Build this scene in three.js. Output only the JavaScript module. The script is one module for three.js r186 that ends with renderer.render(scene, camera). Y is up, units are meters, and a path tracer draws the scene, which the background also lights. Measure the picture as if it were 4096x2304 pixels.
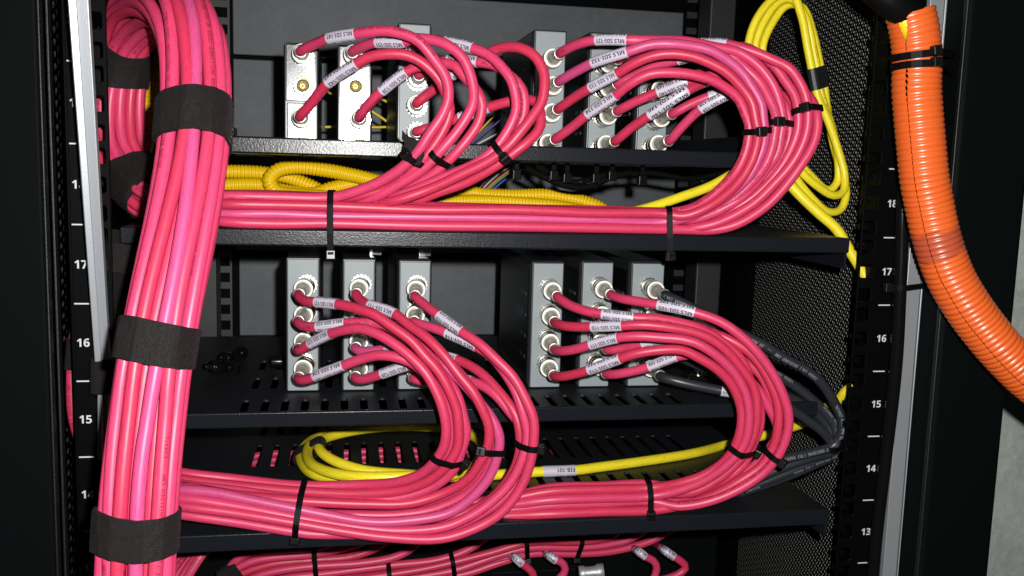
import * as THREE from 'three';
import { RoundedBoxGeometry } from 'three/addons/geometries/RoundedBoxGeometry.js';
import { mergeGeometries } from 'three/addons/utils/BufferGeometryUtils.js';
import { FontLoader } from 'three/addons/loaders/FontLoader.js';
import { TextGeometry } from 'three/addons/geometries/TextGeometry.js';

// ---------------------------------------------------------------- camera, light, exposure
const scene = new THREE.Scene();
scene.background = new THREE.Color().setRGB(0.004, 0.0045, 0.005);      // dark machine room
const FOCAL = 3750, EYE = new THREE.Vector3(-0.1061, 0.03846, 0.5562);
const AX = new THREE.Vector3(0.98308484, 0.02875819, 0.18087889), AY = new THREE.Vector3(-0.00494249, 0.99140151, -0.13076171), AZ = new THREE.Vector3(-0.18308407, 0.12765586, 0.97477392);
const camera = new THREE.PerspectiveCamera(2 * Math.atan(1152 / FOCAL) * 180 / Math.PI, 16 / 9, 0.02, 20);
camera.position.copy(EYE);
camera.quaternion.setFromRotationMatrix(new THREE.Matrix4().makeBasis(AX, AY, AZ));
camera.updateMatrixWorld();
// the phone's LED flash, a finger's breadth beside the lens
const flash = new THREE.PointLight(new THREE.Color(1.0, 0.985, 0.95), 1.85, 0, 2);
flash.name = 'phone_flash_light';
flash.position.copy(EYE).addScaledVector(AX, 0.024).addScaledVector(AY, 0.024).addScaledVector(AZ, 0.004);
flash.castShadow = true; flash.shadow.radius = 0.25; flash.shadow.mapSize.set(2048, 2048);
flash.shadow.camera.near = 0.02; flash.shadow.camera.far = 6; flash.shadow.bias = -0.0005;
scene.add(flash);
const renderer = new THREE.WebGLRenderer({ antialias: true });
renderer.toneMapping = THREE.LinearToneMapping;
renderer.toneMappingExposure = 1.0;
renderer.shadowMap.enabled = true;

// ---------------------------------------------------------------- helpers
const V = (x, y, z) => new THREE.Vector3(x, y, z);
let seed = 20240611;
const rnd = () => { seed = (seed * 1664525 + 1013904223) >>> 0; return seed / 4294967296; };
const ray = (px, py) => V(0, 0, 0).addScaledVector(AX, (px - 2048) / FOCAL).addScaledVector(AY, -(py - 1152) / FOCAL).sub(AZ);
// a photo pixel gives a direction; the distance comes from the plane z = zmm the thing lies in (rail faces are z = 0), or from the shelf it lies on
const P = (px, py, zmm) => { const d = ray(px, py); return EYE.clone().addScaledVector(d, (zmm / 1000 - EYE.z) / d.z); };
const onShelf = (px, py, Y) => { const d = ray(px, py); return EYE.clone().addScaledVector(d, (Y - EYE.y) / d.y); };

const taken = {};
function numbered(name) { const n = taken[name] = (taken[name] ?? -1) + 1; return n ? `${name}_${String(n).padStart(3, '0')}` : name; }
function thing(name, label, category, group) {
  const o = new THREE.Group(); o.name = numbered(name); o.userData = { label, category };
  if (group) o.userData.group = group;
  scene.add(o); return o;
}
function part(parent, name, geo, mat, label) {
  const m = new THREE.Mesh(geo, mat); m.name = name; m.castShadow = m.receiveShadow = true;
  if (label) m.userData.label = label;
  parent.add(m); return m;
}
function rebase(g) {                       // move a thing's origin to the middle of its base
  g.updateMatrixWorld(true);
  const b = new THREE.Box3().setFromObject(g), p = V((b.min.x + b.max.x) / 2, b.min.y, (b.min.z + b.max.z) / 2);
  g.position.copy(p); for (const c of g.children) c.position.sub(p);
  return g;
}
function metricUV(geo) {                   // box-projected uv in metres
  if (geo.index) geo = geo.toNonIndexed();
  const p = geo.attributes.position, uv = new Float32Array(p.count * 2), a = V(), b = V(), c = V(), n = V();
  for (let i = 0; i < p.count; i += 3) {
    a.fromBufferAttribute(p, i); b.fromBufferAttribute(p, i + 1); c.fromBufferAttribute(p, i + 2);
    n.copy(b).sub(a).cross(c.clone().sub(a)); const ax = Math.abs(n.x), ay = Math.abs(n.y), az = Math.abs(n.z);
    [a, b, c].forEach((v, k) => {
      const q = ax >= ay && ax >= az ? [v.z, v.y] : ay >= az ? [v.x, v.z] : [v.x, v.y];
      uv[(i + k) * 2] = q[0]; uv[(i + k) * 2 + 1] = q[1];
    });
  }
  geo.setAttribute('uv', new THREE.BufferAttribute(uv, 2)); return geo;
}
function box(x0, x1, y0, y1, z0, z1, r = 0) {
  const w = x1 - x0, h = y1 - y0, d = z1 - z0;
  const g = r ? new RoundedBoxGeometry(w, h, d, 3, Math.min(r, w / 2.01, h / 2.01, d / 2.01)) : new THREE.BoxGeometry(w, h, d);
  g.translate((x0 + x1) / 2, (y0 + y1) / 2, (z0 + z1) / 2); return metricUV(g);
}
const strip = (g) => { for (const k of Object.keys(g.attributes)) if (!['position', 'normal', 'uv'].includes(k)) g.deleteAttribute(k); return g.index ? g.toNonIndexed() : g; };
const merge = (list) => mergeGeometries(list.map(strip));

// noise textures (grain and relief only)
function hash2(x, y, s) { let h = (x * 374761393 + y * 668265263 + s * 2147483647) | 0; h = (h ^ (h >>> 13)) * 1274126177 | 0; return ((h ^ (h >>> 16)) >>> 0) / 4294967296; }
function vnoise(x, y, per, s) {
  const xi = Math.floor(x), yi = Math.floor(y), fx = x - xi, fy = y - yi, m = (a) => ((a % per) + per) % per;
  const u = fx * fx * (3 - 2 * fx), v = fy * fy * (3 - 2 * fy);
  const a = hash2(m(xi), m(yi), s), b = hash2(m(xi + 1), m(yi), s), c = hash2(m(xi), m(yi + 1), s), d = hash2(m(xi + 1), m(yi + 1), s);
  return a + (b - a) * u + (c - a) * v + (a - b - c + d) * u * v;
}
function noiseTex(n, octs, size, f, srgb) { // f(value) -> [r,g,b] 0..1 ; size = metres per repeat
  const d = new Uint8Array(n * n * 4);
  for (let y = 0; y < n; y++) for (let x = 0; x < n; x++) {
    let v = 0, w = 0; octs.forEach(([per, amp], k) => { v += amp * vnoise(x / n * per, y / n * per, per, k + 7); w += amp; });
    const c = f(v / w, x, y); for (let k = 0; k < 3; k++) d[(y * n + x) * 4 + k] = Math.max(0, Math.min(255, c[k] * 255)); d[(y * n + x) * 4 + 3] = 255;
  }
  const t = new THREE.DataTexture(d, n, n); t.wrapS = t.wrapT = THREE.RepeatWrapping; t.magFilter = THREE.LinearFilter; t.minFilter = THREE.LinearMipmapLinearFilter; t.generateMipmaps = true;
  if (srgb) t.colorSpace = THREE.SRGBColorSpace;
  t.repeat.set(1 / size, 1 / size); t.needsUpdate = true; return t;
}
const grey = (a, b) => (v) => { const g = a + (b - a) * v; return [g, g, g]; };
const hammer = noiseTex(512, [[60, 1], [120, .8], [28, .5]], 0.042, grey(0, 1));
const fine = noiseTex(256, [[64, 1], [128, 1]], 0.03, grey(0, 1));
const weave = noiseTex(256, [[128, 1.2], [90, .8], [20, .5]], 0.02, grey(0, 1));
const mott = noiseTex(512, [[6, 1], [17, .8], [60, .7], [200, .6]], 0.35, grey(.72, 1), true);
const scuff = noiseTex(512, [[9, 1], [40, .7], [170, .9]], 0.12, grey(.25, .62));

const std = (o) => new THREE.MeshStandardMaterial(o);
const phy = (o) => new THREE.MeshPhysicalMaterial(o);
const C = (r, g, b) => new THREE.Color().setRGB(r, g, b);
const M = {
  shelf: phy({ color: C(.007, .0085, .012), roughness: .27, specularIntensity: .45, bumpMap: hammer, bumpScale: .00007 }),
  shelfTop: std({ color: C(.007, .0085, .012), roughness: .5, bumpMap: hammer, bumpScale: .00005, map: mott }),
  frame: phy({ color: C(.0022, .003, .0032), roughness: .6, specularIntensity: .07, bumpMap: fine, bumpScale: .00006 }),
  frameEdge: phy({ color: C(.0022, .003, .0032), roughness: .5, bumpMap: fine, bumpScale: .0001 }),
  perf: phy({ color: C(.0015, .0015, .0015), roughness: .6, specularIntensity: .08 }),
  rail: phy({ color: C(.0016, .0018, .002), roughness: .4, specularIntensity: .14 }),
  print: std({ color: C(.5, .52, .52), roughness: .6 }),
  rear: std({ color: C(.108, .123, .14), roughness: .55, bumpMap: fine, bumpScale: .00008, map: mott }),
  rearDark: std({ color: C(.02, .021, .023), roughness: .5, map: mott }),
  liner: std({ color: C(.13, .135, .12), roughness: .8 }),
  panelGrey: std({ color: C(.46, .455, .43), roughness: .8 }),
  concrete: std({ color: C(.66, .70, .66), roughness: .95, map: noiseTex(512, [[5, 1], [23, .8], [90, .8], [240, .8]], .5, grey(.7, 1), true), bumpMap: scuff, bumpScale: .0006 }),
  body: phy({ color: C(.02, .021, .023), roughness: .3, clearcoat: .25, clearcoatRoughness: .3 }),
  plate: std({ color: C(.215, .245, .26), roughness: .48, bumpMap: fine, bumpScale: .00004 }),
  chrome: std({ color: C(.9, .92, .95), metalness: 1, roughness: .115, bumpMap: scuff, bumpScale: .00008 }),
  nickel: std({ color: C(.8, .77, .7), metalness: 1, roughness: .25 }),
  nickelMatte: std({ color: C(.66, .64, .58), metalness: .8, roughness: .4 }),
  goldPale: std({ color: C(.85, .78, .58), metalness: .9, roughness: .3 }),
  gold: std({ color: C(.8, .62, .3), metalness: .9, roughness: .35 }),
  white: std({ color: C(.8, .78, .72), roughness: .6 }),
  tie: phy({ color: C(.003, .003, .0034), roughness: .5, specularIntensity: .14 }),
  tieHead: phy({ color: C(.006, .006, .006), roughness: .3, specularIntensity: .7 }),
  velcro: phy({ color: C(.012, .0095, .010), roughness: .55, specularIntensity: .25, sheen: .08, sheenRoughness: .5, sheenColor: C(.5, .45, .47), bumpMap: weave, bumpScale: .0004 }),
  blackCable: std({ color: C(.014, .015, .018), roughness: .38 }),
  blackRubber: phy({ color: C(.004, .004, .004), roughness: .2, specularIntensity: .35 }),
  yellow: phy({ color: C(.72, .56, .012), roughness: .42 }),
  conduitYellow: phy({ color: C(.78, .5, .004), roughness: .35 }),
  strip: std({ color: C(.38, .4, .43), roughness: .4, metalness: .55, bumpMap: fine, bumpScale: .00004 }),
};

// ---------------------------------------------------------------- tubes, hull bands
function samplePath(ctrl, step = 0.0045) {
  const c = new THREE.CatmullRomCurve3(ctrl, false, 'centripetal'); c.arcLengthDivisions = 400;
  const len = c.getLength(), n = Math.max(8, Math.round(len / step));
  const pts = c.getSpacedPoints(n);
  return framed(pts, len);
}
function framed(pts, len) {
  const n = pts.length - 1, T = [], N = [], B = [];
  for (let i = 0; i <= n; i++) T.push(pts[Math.min(n, i + 1)].clone().sub(pts[Math.max(0, i - 1)]).normalize());
  let nv = V(0, 1, 0); if (Math.abs(T[0].y) > .9) nv.set(1, 0, 0);
  nv.addScaledVector(T[0], -nv.dot(T[0])).normalize();
  for (let i = 0; i <= n; i++) { nv.addScaledVector(T[i], -nv.dot(T[i])).normalize(); N.push(nv.clone()); B.push(T[i].clone().cross(nv)); }
  return { pts, T, N, B, len, n };
}
const ring = (p, i, phi, r) => p.pts[i].clone().addScaledVector(p.N[i], Math.cos(phi) * r).addScaledVector(p.B[i], Math.sin(phi) * r);
// tube along a path; radius may be r(s); open seam gap(s) (half angle) around angle th0
function tube(p, r, seg = 12, { us = 0.3, phase = 0, cap = true, gap = null, th0 = 0, i0 = 0, i1 = p.n } = {}) {
  const pos = [], nor = [], uv = [], idx = [], rf = typeof r === 'function' ? r : () => r;
  for (let i = i0; i <= i1; i++) {
    const s = p.len * i / p.n, rr = rf(s), ds = p.len / p.n, dr = (rf(s + ds * .5) - rf(s - ds * .5)) / ds;
    const g = gap ? gap(s) : 0;
    for (let k = 0; k <= seg; k++) {
      const f = k / seg, phi = th0 + g + f * (2 * Math.PI - 2 * g), q = ring(p, i, phi, rr);
      pos.push(q.x, q.y, q.z);
      const n = p.N[i].clone().multiplyScalar(Math.cos(phi)).addScaledVector(p.B[i], Math.sin(phi)).addScaledVector(p.T[i], -dr).normalize();
      nor.push(n.x, n.y, n.z); uv.push(-s / us + phase, f + phase * 3.7);
    }
  }
  const w = seg + 1, rows = i1 - i0;
  for (let i = 0; i < rows; i++) for (let k = 0; k < seg; k++) { const a = i * w + k, b = a + w; idx.push(a, a + 1, b, b, a + 1, b + 1); }
  if (cap) for (const [i, o] of [[i0, 0], [i1, rows * w]]) {
    const c = pos.length / 3, t = p.T[i].clone().multiplyScalar(i === i0 ? -1 : 1);
    pos.push(...p.pts[i].toArray()); nor.push(...t.toArray()); uv.push(0, 0);
    for (let k = 0; k <= seg; k++) { pos.push(pos[(o + k) * 3], pos[(o + k) * 3 + 1], pos[(o + k) * 3 + 2]); nor.push(...t.toArray()); uv.push(0, 0); }
    for (let k = 0; k < seg; k++) i === i0 ? idx.push(c, c + 2 + k, c + 1 + k) : idx.push(c, c + 1 + k, c + 2 + k);
  }
  const g = new THREE.BufferGeometry();
  g.setAttribute('position', new THREE.Float32BufferAttribute(pos, 3)); g.setAttribute('normal', new THREE.Float32BufferAttribute(nor, 3)); g.setAttribute('uv', new THREE.Float32BufferAttribute(uv, 2));
  g.setIndex(idx); return g;
}
function nearest(p, q) { let b = 0, d = 1e9; p.pts.forEach((v, i) => { const e = v.distanceToSquared(q); if (e < d) { d = e; b = i; } }); return b; }
function hull2(pts) {
  pts = pts.slice().sort((a, b) => a[0] - b[0] || a[1] - b[1]); const h = [];
  const cr = (o, a, b) => (a[0] - o[0]) * (b[1] - o[1]) - (a[1] - o[1]) * (b[0] - o[0]);
  for (const dir of [pts, pts.slice().reverse()]) { const s = h.length; for (const q of dir) { while (h.length >= s + 2 && cr(h[h.length - 2], h[h.length - 1], q) <= 0) h.pop(); h.push(q); } h.pop(); }
  return h;
}
function resample(h, n) {
  const L = [0]; for (let i = 0; i < h.length; i++) { const a = h[i], b = h[(i + 1) % h.length]; L.push(L[i] + Math.hypot(b[0] - a[0], b[1] - a[1])); }
  const out = []; let k = 0;
  for (let i = 0; i < n; i++) { const t = L[h.length] * i / n; while (L[k + 1] < t) k++; const f = (t - L[k]) / (L[k + 1] - L[k] || 1), a = h[k], b = h[(k + 1) % h.length]; out.push([a[0] + (b[0] - a[0]) * f, a[1] + (b[1] - a[1]) * f]); }
  return out;
}
// band round a set of circles [centre, radius] in the plane through o with normal t
function bandGeo(o, t, circles, width, thick, { wave = 0, from = 0, to = 1, n = 64, lift = 0, skew = 0 } = {}) {
  const e1 = Math.abs(t.y) > .9 ? V(1, 0, 0) : V(0, 1, 0); e1.addScaledVector(t, -e1.dot(t)).normalize(); const e2 = t.clone().cross(e1);
  const c2 = []; for (const [c, r] of circles) { const d = c.clone().sub(o), x = d.dot(e1), y = d.dot(e2); for (let k = 0; k < 16; k++) { const a = k / 16 * Math.PI * 2; c2.push([x + Math.cos(a) * (r + lift), y + Math.sin(a) * (r + lift)]); } }
  const h = resample(hull2(c2), n), P3 = [], closed = from === 0 && to === 1, k0 = Math.round(from * n), k1 = Math.round(to * n);
  const pos = [], uv = [], idx = []; let s = 0;
  const cnt = k1 - k0 + 1;
  for (let k = k0; k <= k1; k++) {
    const a = h[(k + n) % n], b = h[(k + 1 + n) % n], z = h[(k - 1 + n) % n];
    let nx = b[1] - z[1], ny = -(b[0] - z[0]); const l = Math.hypot(nx, ny) || 1; nx /= l; ny /= l;
    s = k / n; const off = (wave ? wave * Math.sin(s * 12.3 + 1.1) : 0) + skew * (a[0] * .7 + a[1]);
    for (const [w, d] of [[-.5, 0], [-.5, 1], [.5, 1], [.5, 0]]) {
      const q = o.clone().addScaledVector(e1, a[0] + nx * thick * d).addScaledVector(e2, a[1] + ny * thick * d).addScaledVector(t, w * width + off);
      pos.push(q.x, q.y, q.z); uv.push(s * .12, w * width + d * .002);
    }
    P3.push(o.clone().addScaledVector(e1, a[0] + nx * thick).addScaledVector(e2, a[1] + ny * thick).addScaledVector(t, off));
  }
  for (let k = 0; k < cnt - 1; k++) for (let j = 0; j < 4; j++) { const a = k * 4 + j, b = k * 4 + (j + 1) % 4, c = a + 4, d = b + 4; idx.push(a, c, b, b, c, d); }
  if (!closed) idx.push(0, 1, 2, 0, 2, 3, cnt * 4 - 4, cnt * 4 - 2, cnt * 4 - 3, cnt * 4 - 4, cnt * 4 - 1, cnt * 4 - 2);
  let g = new THREE.BufferGeometry(); g.setAttribute('position', new THREE.Float32BufferAttribute(pos, 3)); g.setAttribute('uv', new THREE.Float32BufferAttribute(uv, 2)); g.setIndex(idx);
  g = g.toNonIndexed(); g.computeVertexNormals();
  return { g, P3, e1, e2 };
}
const ready = {};                          // path of each cable by name, for the ties
function around(names, q, rad) {
  const cs = [], t = V(0, 0, 0), o = V(0, 0, 0); let ref = null;
  for (const nm of names) { const p = ready[nm], i = nearest(p, q); cs.push([p.pts[i], rad ?? p.r]); const d = p.T[i].clone(); if (ref && d.dot(ref) < 0) d.negate(); ref ??= d; t.add(d); o.add(p.pts[i]); }
  o.divideScalar(names.length); t.normalize();
  for (const c of cs) c[0] = c[0].clone().addScaledVector(t, -c[0].clone().sub(o).dot(t));
  return { o, t, cs };
}
function tieHead(parent, pos, along, out, mat = M.tieHead) {  // block with the slot the strap runs through
  const side = along.clone().cross(out).normalize();
  const m4 = new THREE.Matrix4().makeBasis(side, along, out).setPosition(pos.clone().addScaledVector(out, .0016));
  const h = part(parent, 'head', metricUV(new RoundedBoxGeometry(.0056, .0058, .0044, 2, .0007)).applyMatrix4(m4), mat);
  part(h, 'slot', metricUV(new RoundedBoxGeometry(.0034, .0016, .0008, 1, .0003).translate(0, .0008, .0021)).applyMatrix4(m4), M.tie);
  return h;
}
function zipTie(names, at, label, { headDir = V(.2, 0, 1), extra = [], headOut = null, width = .0036, tail = 0, group, headMat } = {}) {
  const g = thing('zip_tie', label, 'zip tie', group), { o, t, cs } = around(names, at);
  const { g: geo, P3 } = bandGeo(o, t, cs.concat(extra.map(([p, r]) => [p.clone().addScaledVector(t, -p.clone().sub(o).dot(t)), r])), width, .0011, { lift: .0002 });
  part(g, 'band', geo, M.tie);
  let best = null, bd = -1e9; for (const q of P3) { const d = q.clone().sub(o).dot(headDir); if (d > bd) { bd = d; best = q; } }
  const hd = headOut ?? headDir, out = (headOut ? hd.clone() : hd.clone().addScaledVector(t, -hd.dot(t))).normalize(), along = t.clone().cross(out).normalize();
  tieHead(g, best.clone().addScaledVector(out, -.0008), along, out, headMat);
  if (tail) part(g, 'tail', metricUV(new THREE.BoxGeometry(.0011, tail, width).applyMatrix4(new THREE.Matrix4().makeBasis(out, along, t).setPosition(best.clone().addScaledVector(along, tail / 2).addScaledVector(out, .002)))), M.tie);
  return rebase(g);
}

// ---------------------------------------------------------------- the setting
const YA0 = .0437, YA1 = .0521, YB = -.0009, YC = -.1159, YD = -.1835, ZF = -.076;   // tray floor and lip, shelf tops, box fronts
{
  const w = new THREE.Mesh(box(.33, 1.6, -1.2, 1.2, -.2, -.18), M.concrete); w.name = 'wall'; w.userData.kind = 'structure'; w.castShadow = w.receiveShadow = true; scene.add(w);
}
// the cabinet: corner posts, slotted rails with unit numbers, perforated sides, blank panels at the back
const font = await new FontLoader().loadAsync('fonts/droid/droid_sans_bold.typeface.json');
const cab = thing('rack_cabinet', 'black equipment rack cabinet with numbered rails and perforated sides', 'rack');
part(cab, 'corner_post', merge([box(-.42, -.2572, -.6, .45, .022, .03, .002)]), M.frame);
part(cab, 'corner_post', merge([box(.2695, .322, -.6, .45, -.03, .03, .004)]), M.frame);
part(cab, 'post_edge', box(-.2573, -.2560, -.6, .45, .023, .0293, .0006), M.frameEdge);
part(cab, 'post_edge', box(-.2610, -.2594, -.6, .45, -.004, .002, .0006), M.frameEdge);
part(cab, 'post_edge', box(.2686, .2700, -.6, .45, .0262, .0296, .0006), M.frameEdge);
function railPart(side, x0, x1, hx, numX) {
  const U = .04445, hs = .0047, y0 = -.36, y1 = .3;
  const sh = new THREE.Shape([[x0, y0], [x1, y0], [x1, y1], [x0, y1]].map((a) => new THREE.Vector2(...a)));
  const holes = [];
  for (let u = -8; u < 6; u++) for (const d of [-.015875, 0, .015875]) {
    const cy = u * U + U / 2 + d, c = .0012; holes.push(cy);
    const h = new THREE.Path(); h.moveTo(hx - hs + c, cy - hs); h.lineTo(hx + hs - c, cy - hs); h.lineTo(hx + hs, cy - hs + c); h.lineTo(hx + hs, cy + hs - c); h.lineTo(hx + hs - c, cy + hs); h.lineTo(hx - hs + c, cy + hs); h.lineTo(hx - hs, cy + hs - c); h.lineTo(hx - hs, cy - hs + c); h.closePath();
    sh.holes.push(h);
  }
  const face = metricUV(new THREE.ExtrudeGeometry(sh, { depth: .0014, bevelEnabled: true, bevelThickness: .0003, bevelSize: .0003, bevelSegments: 1 }).translate(0, 0, -.0018));
  const fx = side < 0 ? x0 : x1;
  const rail = part(cab, 'rail', merge([face, box(fx - .0008 + side * .0007, fx + .0008 + side * .0007, y0, y1, -.05, -.0005)]), M.rail);
  for (let u = -7; u < 6; u++) {
    part(rail, 'unit_mark', box(numX - .0042, numX + .0042, u * U - .0004, u * U + .0004, .00035, .0005), M.print);
    const t = new TextGeometry(String(18 + u), { font, size: .0047, depth: .00015, curveSegments: 5, bevelEnabled: false }); t.computeBoundingBox();
    t.translate(numX - (t.boundingBox.max.x + t.boundingBox.min.x) / 2, u * U + U / 2 - .00235, .00035);
    part(rail, 'unit_number', t, M.print);
  }
  if (side > 0) for (const cy of holes) if (cy > -.33 && cy < .16 && (cy < -.055 || cy > -.012)) {
    part(rail, 'cage_nut', merge([new THREE.CylinderGeometry(.0021, .0021, .006, 10).rotateX(Math.PI / 2).translate(hx - .0005, cy + .0005, -.006), new RoundedBoxGeometry(.0062, .0035, .002, 1, .0005).translate(hx, cy, -.0095)]), M.rail);
  }
}
railPart(-1, -.2516, -.2310, -.2372, -.2470);
railPart(1, .2283, .2548, .2336, .2478);
// perforated side sheets, holes as real openings, the neighbouring grey cabinet wall behind them
function perforated(x, z0, z1, y0, y1, pitch, rad) {
  const pos = [], nor = [], t = .0003, sx = Math.sign(-x), K = 8;
  const quad = (a, b, c, d, n) => { for (const q of [a, b, c, a, c, d]) { pos.push(...q); nor.push(...n); } };
  const cols = Math.floor((z1 - z0) / pitch), rows = Math.floor((y1 - y0) / pitch);
  for (let i = 0; i < cols; i++) for (let j = 0; j < rows; j++) {
    const cz = z0 + (i + .5) * pitch, cy = y0 + (j + .5 + (i % 2) * .5) * pitch;
    for (let k = 0; k < K; k++) {
      const p = (m) => { const a = (m + .5) / K * 2 * Math.PI, c = Math.cos(a), s = Math.sin(a), f = pitch / 2 / Math.max(Math.abs(c), Math.abs(s)); return [[x, cy + s * f, cz + c * f], [x, cy + s * rad, cz + c * rad], [x - sx * t, cy + s * rad, cz + c * rad]]; };
      const [o0, i0, b0] = p(k), [o1, i1, b1] = p(k + 1), a = (k + 1) / K * 2 * Math.PI;
      quad(o0, o1, i1, i0, [sx, 0, 0]); quad(i0, i1, b1, b0, [0, -Math.sin(a), -Math.cos(a)]);
    }
  }
  const g = new THREE.BufferGeometry(); g.setAttribute('position', new THREE.Float32BufferAttribute(pos, 3)); g.setAttribute('normal', new THREE.Float32BufferAttribute(nor, 3)); g.setAttribute('uv', new THREE.Float32BufferAttribute(new Float32Array(pos.length / 3 * 2), 2));
  return g;
}
{
  const s = part(cab, 'side_panel', perforated(.272, -.255, -.055, -.42, .26, .0051, .00132), M.perf);
  s.userData.kind = 'stuff';
  const s2 = part(cab, 'side_panel', perforated(.272, -.045, -.024, -.42, .26, .0051, .00132), M.perf); s2.userData.kind = 'stuff';
  const s3 = part(cab, 'side_panel', perforated(-.272, -.14, -.02, -.42, .26, .0072, .0024), M.perf); s3.userData.kind = 'stuff';
  part(cab, 'side_frame', box(.2715, .276, -.6, .45, -.055, -.045), M.perf);
  part(cab, 'side_frame', box(.2715, .276, -.6, .45, -.5, -.255), M.perf); part(cab, 'side_frame', box(-.276, -.2715, -.6, .45, -.5, -.13), M.perf);
  part(cab, 'rear_post', box(.236, .262, -.6, .45, -.33, -.30, .002), M.rearDark);
  const nb = thing('neighbour_cabinet', 'pale grey cabinet side glimpsed through the perforated side panel', 'cabinet');
  part(cab, 'side_liner', box(-.281, -.277, -.6, .45, -.3, -.03), M.liner);
  part(nb, 'side_sheet', box(.2775, .2815, -.6, .45, -.33, -.035), M.panelGrey); rebase(nb);
  // back: grey blank panels with dark seams
  const zb = -.4;
  for (const [x0, x1, y0, y1] of [[-.206, .247, .1385, .203], [-.206, .247, .0475, .1345], [-.206, .247, -.0505, .0445], [-.202, .078, -.1363, -.0572], [-.202, .078, -.150, -.1395]])
    part(cab, 'blank_panel', box(x0, x1, y0, y1, zb - .003, zb, .0012), M.rear);
  part(cab, 'back_sheet', box(-.3, .3, -.6, .45, zb - .03, zb - .02), M.perf);
  part(cab, 'rear_rail', merge([box(-.229, -.226, -.45, .3, zb - .002, zb + .02), ...Array.from({ length: 30 }, (_, k) => box(-.2262, -.2085, -.2 + k * .0159, -.1935 + k * .0159, zb, zb + .0015)), box(-.2105, -.2085, -.45, .3, zb + .0003, zb + .0018)]), M.rearDark);
  part(cab, 'rear_rail', merge([box(.274, .277, -.45, .3, zb - .002, zb + .02), ...Array.from({ length: 30 }, (_, k) => box(.25, .2738, -.2 + k * .0159, -.1935 + k * .0159, zb, zb + .0015))]), M.rearDark);
  part(cab, 'rear_post', box(-.2395, -.2135, -.16, -.05, zb + .05, zb + .08, .001), M.rearDark);
  part(cab, 'rear_post', box(.08, .11, -.16, -.045, zb + .03, zb + .1, .002), M.rearDark);
  rebase(cab);
}
// ---------------------------------------------------------------- shelves
function slotted(x0, x1, z0, z1, y, rows) {    // sheet in the xz plane with oblong slots [x, z0, z1, half width]
  const sh = new THREE.Shape([[x0, -z1], [x1, -z1], [x1, -z0], [x0, -z0]].map((a) => new THREE.Vector2(...a)));
  for (const [x, a, b, w] of rows) {
    const h = new THREE.Path(), r = w; h.moveTo(x - r, -b + r); h.absarc(x, -b + r, r, Math.PI, 2 * Math.PI); h.lineTo(x + r, -a - r); h.absarc(x, -a - r, r, 0, Math.PI); h.closePath(); sh.holes.push(h);
  }
  return metricUV(new THREE.ExtrudeGeometry(sh, { depth: .0014, bevelEnabled: false, curveSegments: 6 }).rotateX(-Math.PI / 2).translate(0, y - .0014, 0));
}
function slotRow(x0, x1, dx, z0, z1) { const r = []; for (let x = x0; x <= x1; x += dx) r.push([x, z0, z1, .0025]); return r; }
function shelf(name, label, { y, lipZ, lipH, depth, x0 = -.2264, x1 = .2203, up = false, rows = [] }) {
  const g = thing(name, label, 'shelf');
  part(g, 'deck', slotted(x0 + .001, x1 - .001, lipZ - depth, lipZ - .0022, y, rows), up ? M.shelf : M.shelfTop);
  part(g, 'front_lip', up ? box(x0, x1, y - .0016, y + lipH, lipZ - .0026, lipZ, .0012) : box(x0, x1, y - lipH, y + .0002, lipZ - .0026, lipZ, .0012), M.shelf);
  for (const s of [0, 1]) { const xs = s ? x1 - .0016 : x0; part(g, 'side_flange', up ? box(xs, xs + .0016, y + .0003, y + .02, lipZ - depth, lipZ - .003) : box(xs, xs + .0016, y - .02, y - .0016, lipZ - depth, lipZ - .003), M.shelf); }
  return rebase(g);
}
shelf('tray', 'black metal tray under the chrome boxes, its lip turned up', { y: YA0, lipZ: -.02, lipH: YA1 - YA0, depth: .24, up: true, x0: -.19, x1: .165 });
shelf('cable_shelf', 'hammered black shelf carrying the upper pink cable run and yellow conduit', { y: YB, lipZ: 0, lipH: .0097, depth: .27 });
shelf('vented_shelf', 'black slotted shelf with six grey boxes standing on it', { y: YC, lipZ: -.025, lipH: .0098, depth: .26,
  rows: [...slotRow(-.2005, .2, .0124, -.057, -.028).filter((r) => Math.abs(r[0]) > 0), ...slotRow(-.1985, .2, .0124, -.121, -.088), ...slotRow(-.1985, .2, .0124, -.18, -.148)].filter(([x]) => x > -.165 && x < .13) });
shelf('vented_shelf', 'black slotted shelf with the coiled yellow fibre cable on it', { y: YD, lipZ: 0, lipH: .0108, depth: .27,
  rows: [...slotRow(-.19, .17, .0134, -.089, -.060), ...slotRow(-.165, .17, .0134, -.181, -.127), ...slotRow(-.165, .17, .0134, -.245, -.208)] });

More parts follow.
